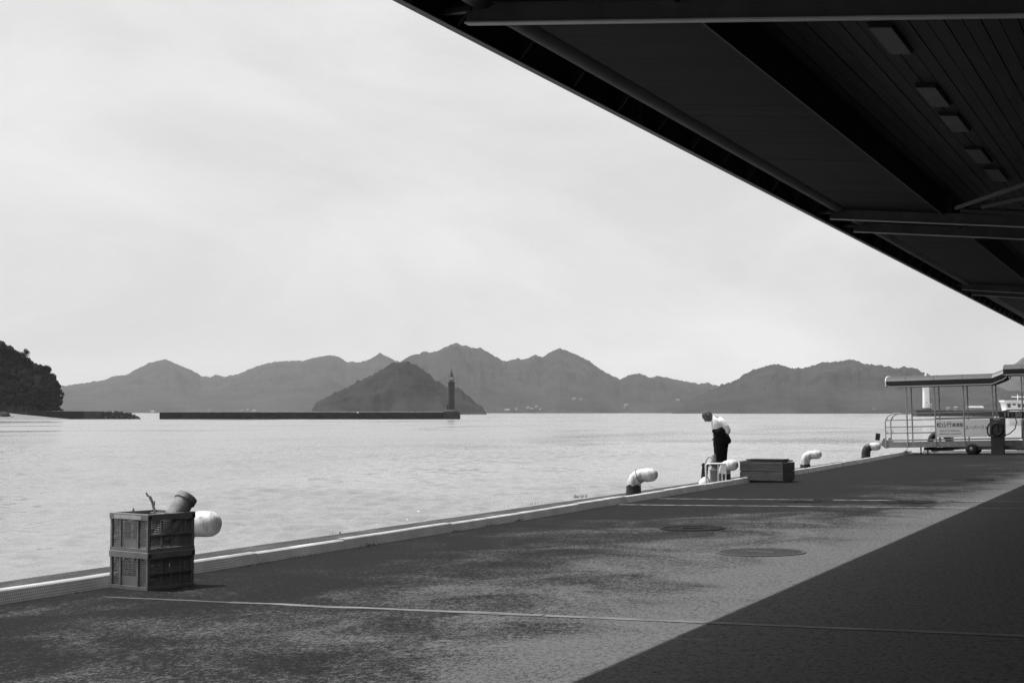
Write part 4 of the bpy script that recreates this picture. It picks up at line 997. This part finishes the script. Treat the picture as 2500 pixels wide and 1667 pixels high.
for w in hb_.verts:
    p = w.co.copy(); k = 1.045; x, y, z = p.x * .100 * k, p.y * .078 * k, p.z * .122 * k
    if z < 0: x *= 1 - .25 * (-p.z) ** 1.5; y *= 1 - .3 * (-p.z) ** 1.4
    w.co = Vector((x, y, z)) * (1 + .012 * noise.noise(p * 9))
me = bpy.data.meshes.new('hair'); hb_.to_mesh(me); hb_.free(); hr = obj('hair', me, 'hair', man, hc); hr.rotation_euler = tilt.to_euler(); hr.scale = (1.16, 1.12, 1.14); autosmooth(hr, 180)
for sy in (-1, 1):
    eb = MB().sweep([(.012, sy * .074, .028), (.026, sy * .086, .022), (.024, sy * .086, -.008), (.006, sy * .076, -.03)], [.008, .013, .012, .008], 8)
    eo = eb.build('ear', 'skin', ho); autosmooth(eo, 180)
    ey = MB().lathe([(.002, -.009), (.009, -.004), (.009, .004), (.002, .009)], c=(-.084, sy * .028, .004), n=10).build('eye', 'print', ho)
# clothes as loops round the body
def loops(name, secs, m, n=28, wr=.006, f=5.0, cap=False, seed=0, parent=None):
    b = MB()
    for i, (cx, cy, z, rx, ry, tx) in enumerate(secs):
        for j in range(n):
            t = 2 * math.pi * j / n; k = 1 + (wr / max(rx, .05)) * (noise.noise(Vector((math.cos(t) * f * .4, math.sin(t) * f * .4, z * f + seed))) + .5 * noise.noise(Vector((math.cos(t) * f, math.sin(t) * f, z * f * 2 + seed))))
            x = rx * math.cos(t) * k; b.v.append((cx + x, cy + ry * math.sin(t) * k, z + x * tx))
    for i in range(len(secs) - 1):
        for j in range(n): b.f.append((i*n+j, i*n+(j+1) % n, (i+1)*n+(j+1) % n, (i+1)*n+j))
    if cap: b.f += [tuple(range(n-1, -1, -1)), tuple(range((len(secs)-1)*n, len(secs)*n))]
    o = b.build(name, m, parent or man); autosmooth(o, 180)
    md = o.modifiers.new('sub', 'SUBSURF'); md.levels = 1; md.render_levels = 1
    return o
shirt = loops('shirt', [(.0, 0, 1.00, .150, .170, 0), (-.005, 0, 1.08, .158, .175, 0), (-.02, 0, 1.18, .165, .185, -.05), (-.035, 0, 1.28, .168, .195, -.12), (-.045, 0, 1.37, .160, .205, -.2), (-.06, 0, 1.43, .135, .185, -.35), (-.095, 0, 1.475, .090, .11, -.6), (-.13, 0, 1.495, .066, .068, -.9)], 'shirt', wr=.012, seed=1)
loops('collar', [(-.125, 0, 1.478, .075, .076, -.9), (-.14, 0, 1.505, .071, .072, -.9), (-.136, 0, 1.512, .074, .075, -.9), (-.118, 0, 1.482, .084, .084, -.9)], 'shirt', wr=.002, parent=shirt)
def sleeve(pts, rad, seed):
    b = MB(); P = [Vector(p) for p in pts]; fine = []; fr_ = []
    for i in range(len(P) - 1):
        for k in range(5): t = k / 5; fine.append(P[i].lerp(P[i+1], t)); fr_.append((rad[i] + (rad[i+1] - rad[i]) * t) * (1 + .10 * noise.noise(Vector((i + t * 3, seed, 0)) * 1.7)))
    fine.append(P[-1]); fr_.append(rad[-1]); b.sweep(fine, fr_, 14)
    autosmooth(b.build('sleeve', 'shirt', shirt), 180)
sleeve([(-.03, -.13, 1.405), (.02, -.20, 1.375), (.10, -.245, 1.27), (.155, -.25, 1.19), (.15, -.22, 1.13)], [.085, .078, .070, .062, .055], 1)
sleeve([(-.03, .13, 1.405), (-.01, .21, 1.37), (.03, .265, 1.27), (.06, .25, 1.17), (.03, .23, 1.12)], [.085, .078, .070, .062, .055], 4)
tr = loops('trousers', [(.0, 0, 1.075, .150, .165, 0), (.008, 0, 1.0, .165, .178, 0), (.018, 0, .92, .180, .190, 0), (.018, 0, .84, .180, .190, 0), (.016, 0, .80, .176, .186, 0)], 'black_cloth', wr=.006, seed=3)
for sy in (-1, 1):
    loops('trouser_leg', [(.018, sy * .085, .86, .165, .105, 0), (.014, sy * .09, .70, .150, .100, 0), (.012, sy * .095, .50, .128, .092, 0), (.03, sy * .10, .30, .118, .088, 0), (.035, sy * .10, .12, .112, .085, 0), (.035, sy * .10, .055, .11, .085, 0)], 'black_cloth', wr=.008, seed=5 + sy, parent=tr)
    sh_ = MB()
    for (x, w, h) in ((.10, .035, .05), (.07, .046, .085), (0, .045, .09), (-.06, .048, .07), (-.13, .05, .05), (-.185, .042, .04), (-.21, .02, .028)):
        sh_.v += [(x + .01, sy * .105 + w * math.cos(t), max(0, h * .5 + h * .5 * math.sin(t))) for t in [k * math.pi / 6 for k in range(12)]]
    for i in range(6):
        for k in range(12): sh_.f.append((i*12+k, i*12+(k+1) % 12, (i+1)*12+(k+1) % 12, (i+1)*12+k))
    sh_.f += [tuple(range(11, -1, -1)), tuple(range(72, 84))]; autosmooth(sh_.build('shoe', 'black_cloth', man), 60)
jk = loops('jacket', [(.03, -.03, 1.255, .120, .185, .05), (.015, -.03, 1.215, .172, .215, .03), (.0, -.02, 1.165, .195, .225, 0), (.012, -.02, 1.11, .185, .225, -.05), (.04, -.02, 1.03, .195, .22, -.12), (.065, -.02, .965, .205, .215, -.22), (.055, -.02, .90, .185, .20, -.15), (.04, -.02, .86, .165, .19, 0)], 'black_cloth', wr=.042, f=4.5, seed=9)
M_belt = MB().lathe([(.166, 1.045), (.168, 1.05), (.168, 1.075), (.165, 1.08)], n=28, caps=False); M_belt.v = [(p[0], p[1] * 1.08, p[2]) for p in M_belt.v]; M_belt.build('belt', 'rubber', man)

# ---- weeds in the joints
wd = MB(); rw = random.Random(2)
def tuft(x, y, n_, h, onap=False):
    p = onz(x, y, 0) if onap else ong(x, y)
    for i in range(n_):
        a = rw.uniform(0, 6.28); o = Vector((p.x + rw.gauss(0, .02), p.y + rw.gauss(0, .10), p.z)); hh = h * rw.uniform(.4, 1.1); w = .004
        tip = o + Vector((math.cos(a) * hh * .6, math.sin(a) * hh * .6, hh)); s_ = Vector((-math.sin(a), math.cos(a), 0)) * w
        mid = o.lerp(tip, .5) + Vector((0, 0, hh * .12)); wd.add([o - s_, o + s_, mid + s_ * .8, mid - s_ * .8, tip], [(0, 1, 2, 3), (3, 2, 4)])
for x, y, n_, h in ((628, 1381, 60, .035), (715, 1364, 40, .03), (905, 1334, 110, .05), (1110, 1300, 70, .035), (1190, 1285, 60, .04), (1270, 1272, 70, .05), (1290, 1268, 60, .05), (1510, 1231, 60, .05), (1540, 1225, 50, .05), (1650, 1205, 90, .06), (1690, 1198, 60, .05), (1760, 1187, 40, .05), (190, 1450, 40, .03), (760, 1356, 40, .025)):
    tuft(x, y, n_, h)
for x, y, n_, h in ((1408, 1214, 26, .07), (1425, 1213, 20, .06), (1305, 1230, 14, .04), (820, 1302, 12, .04)): tuft(x, y + 1, n_, h, True)
me = bpy.data.meshes.new('weeds'); me.from_pydata(wd.v, [], wd.f); me.materials.append(M['weed']); wo2 = obj('weeds', me, None); stuff(wo2); tag(wo2, 'small weeds sprouting along the kerb joints', 'weeds')

# ------------------------------------------------------------------ haze over the whole bay
hz = bpy.data.materials.new('sea haze'); hz.use_nodes = True; nt = hz.node_tree; nt.nodes.clear()
pv_ = nt.nodes.new('ShaderNodeVolumePrincipled'); pv_.inputs['Color'].default_value = g(.95); pv_.inputs['Density'].default_value = 2.75e-5; pv_.inputs['Anisotropy'].default_value = .0
ou = nt.nodes.new('ShaderNodeOutputMaterial'); nt.links.new(pv_.outputs[0], ou.inputs['Volume'])
hb2 = MB().box(-14800, 14800, -14800, 14800, WZ - 8, 620).build('haze', None); hb2.data.materials.append(hz); stuff(hb2); tag(hb2, 'thin pale sea haze over the bay', 'haze')
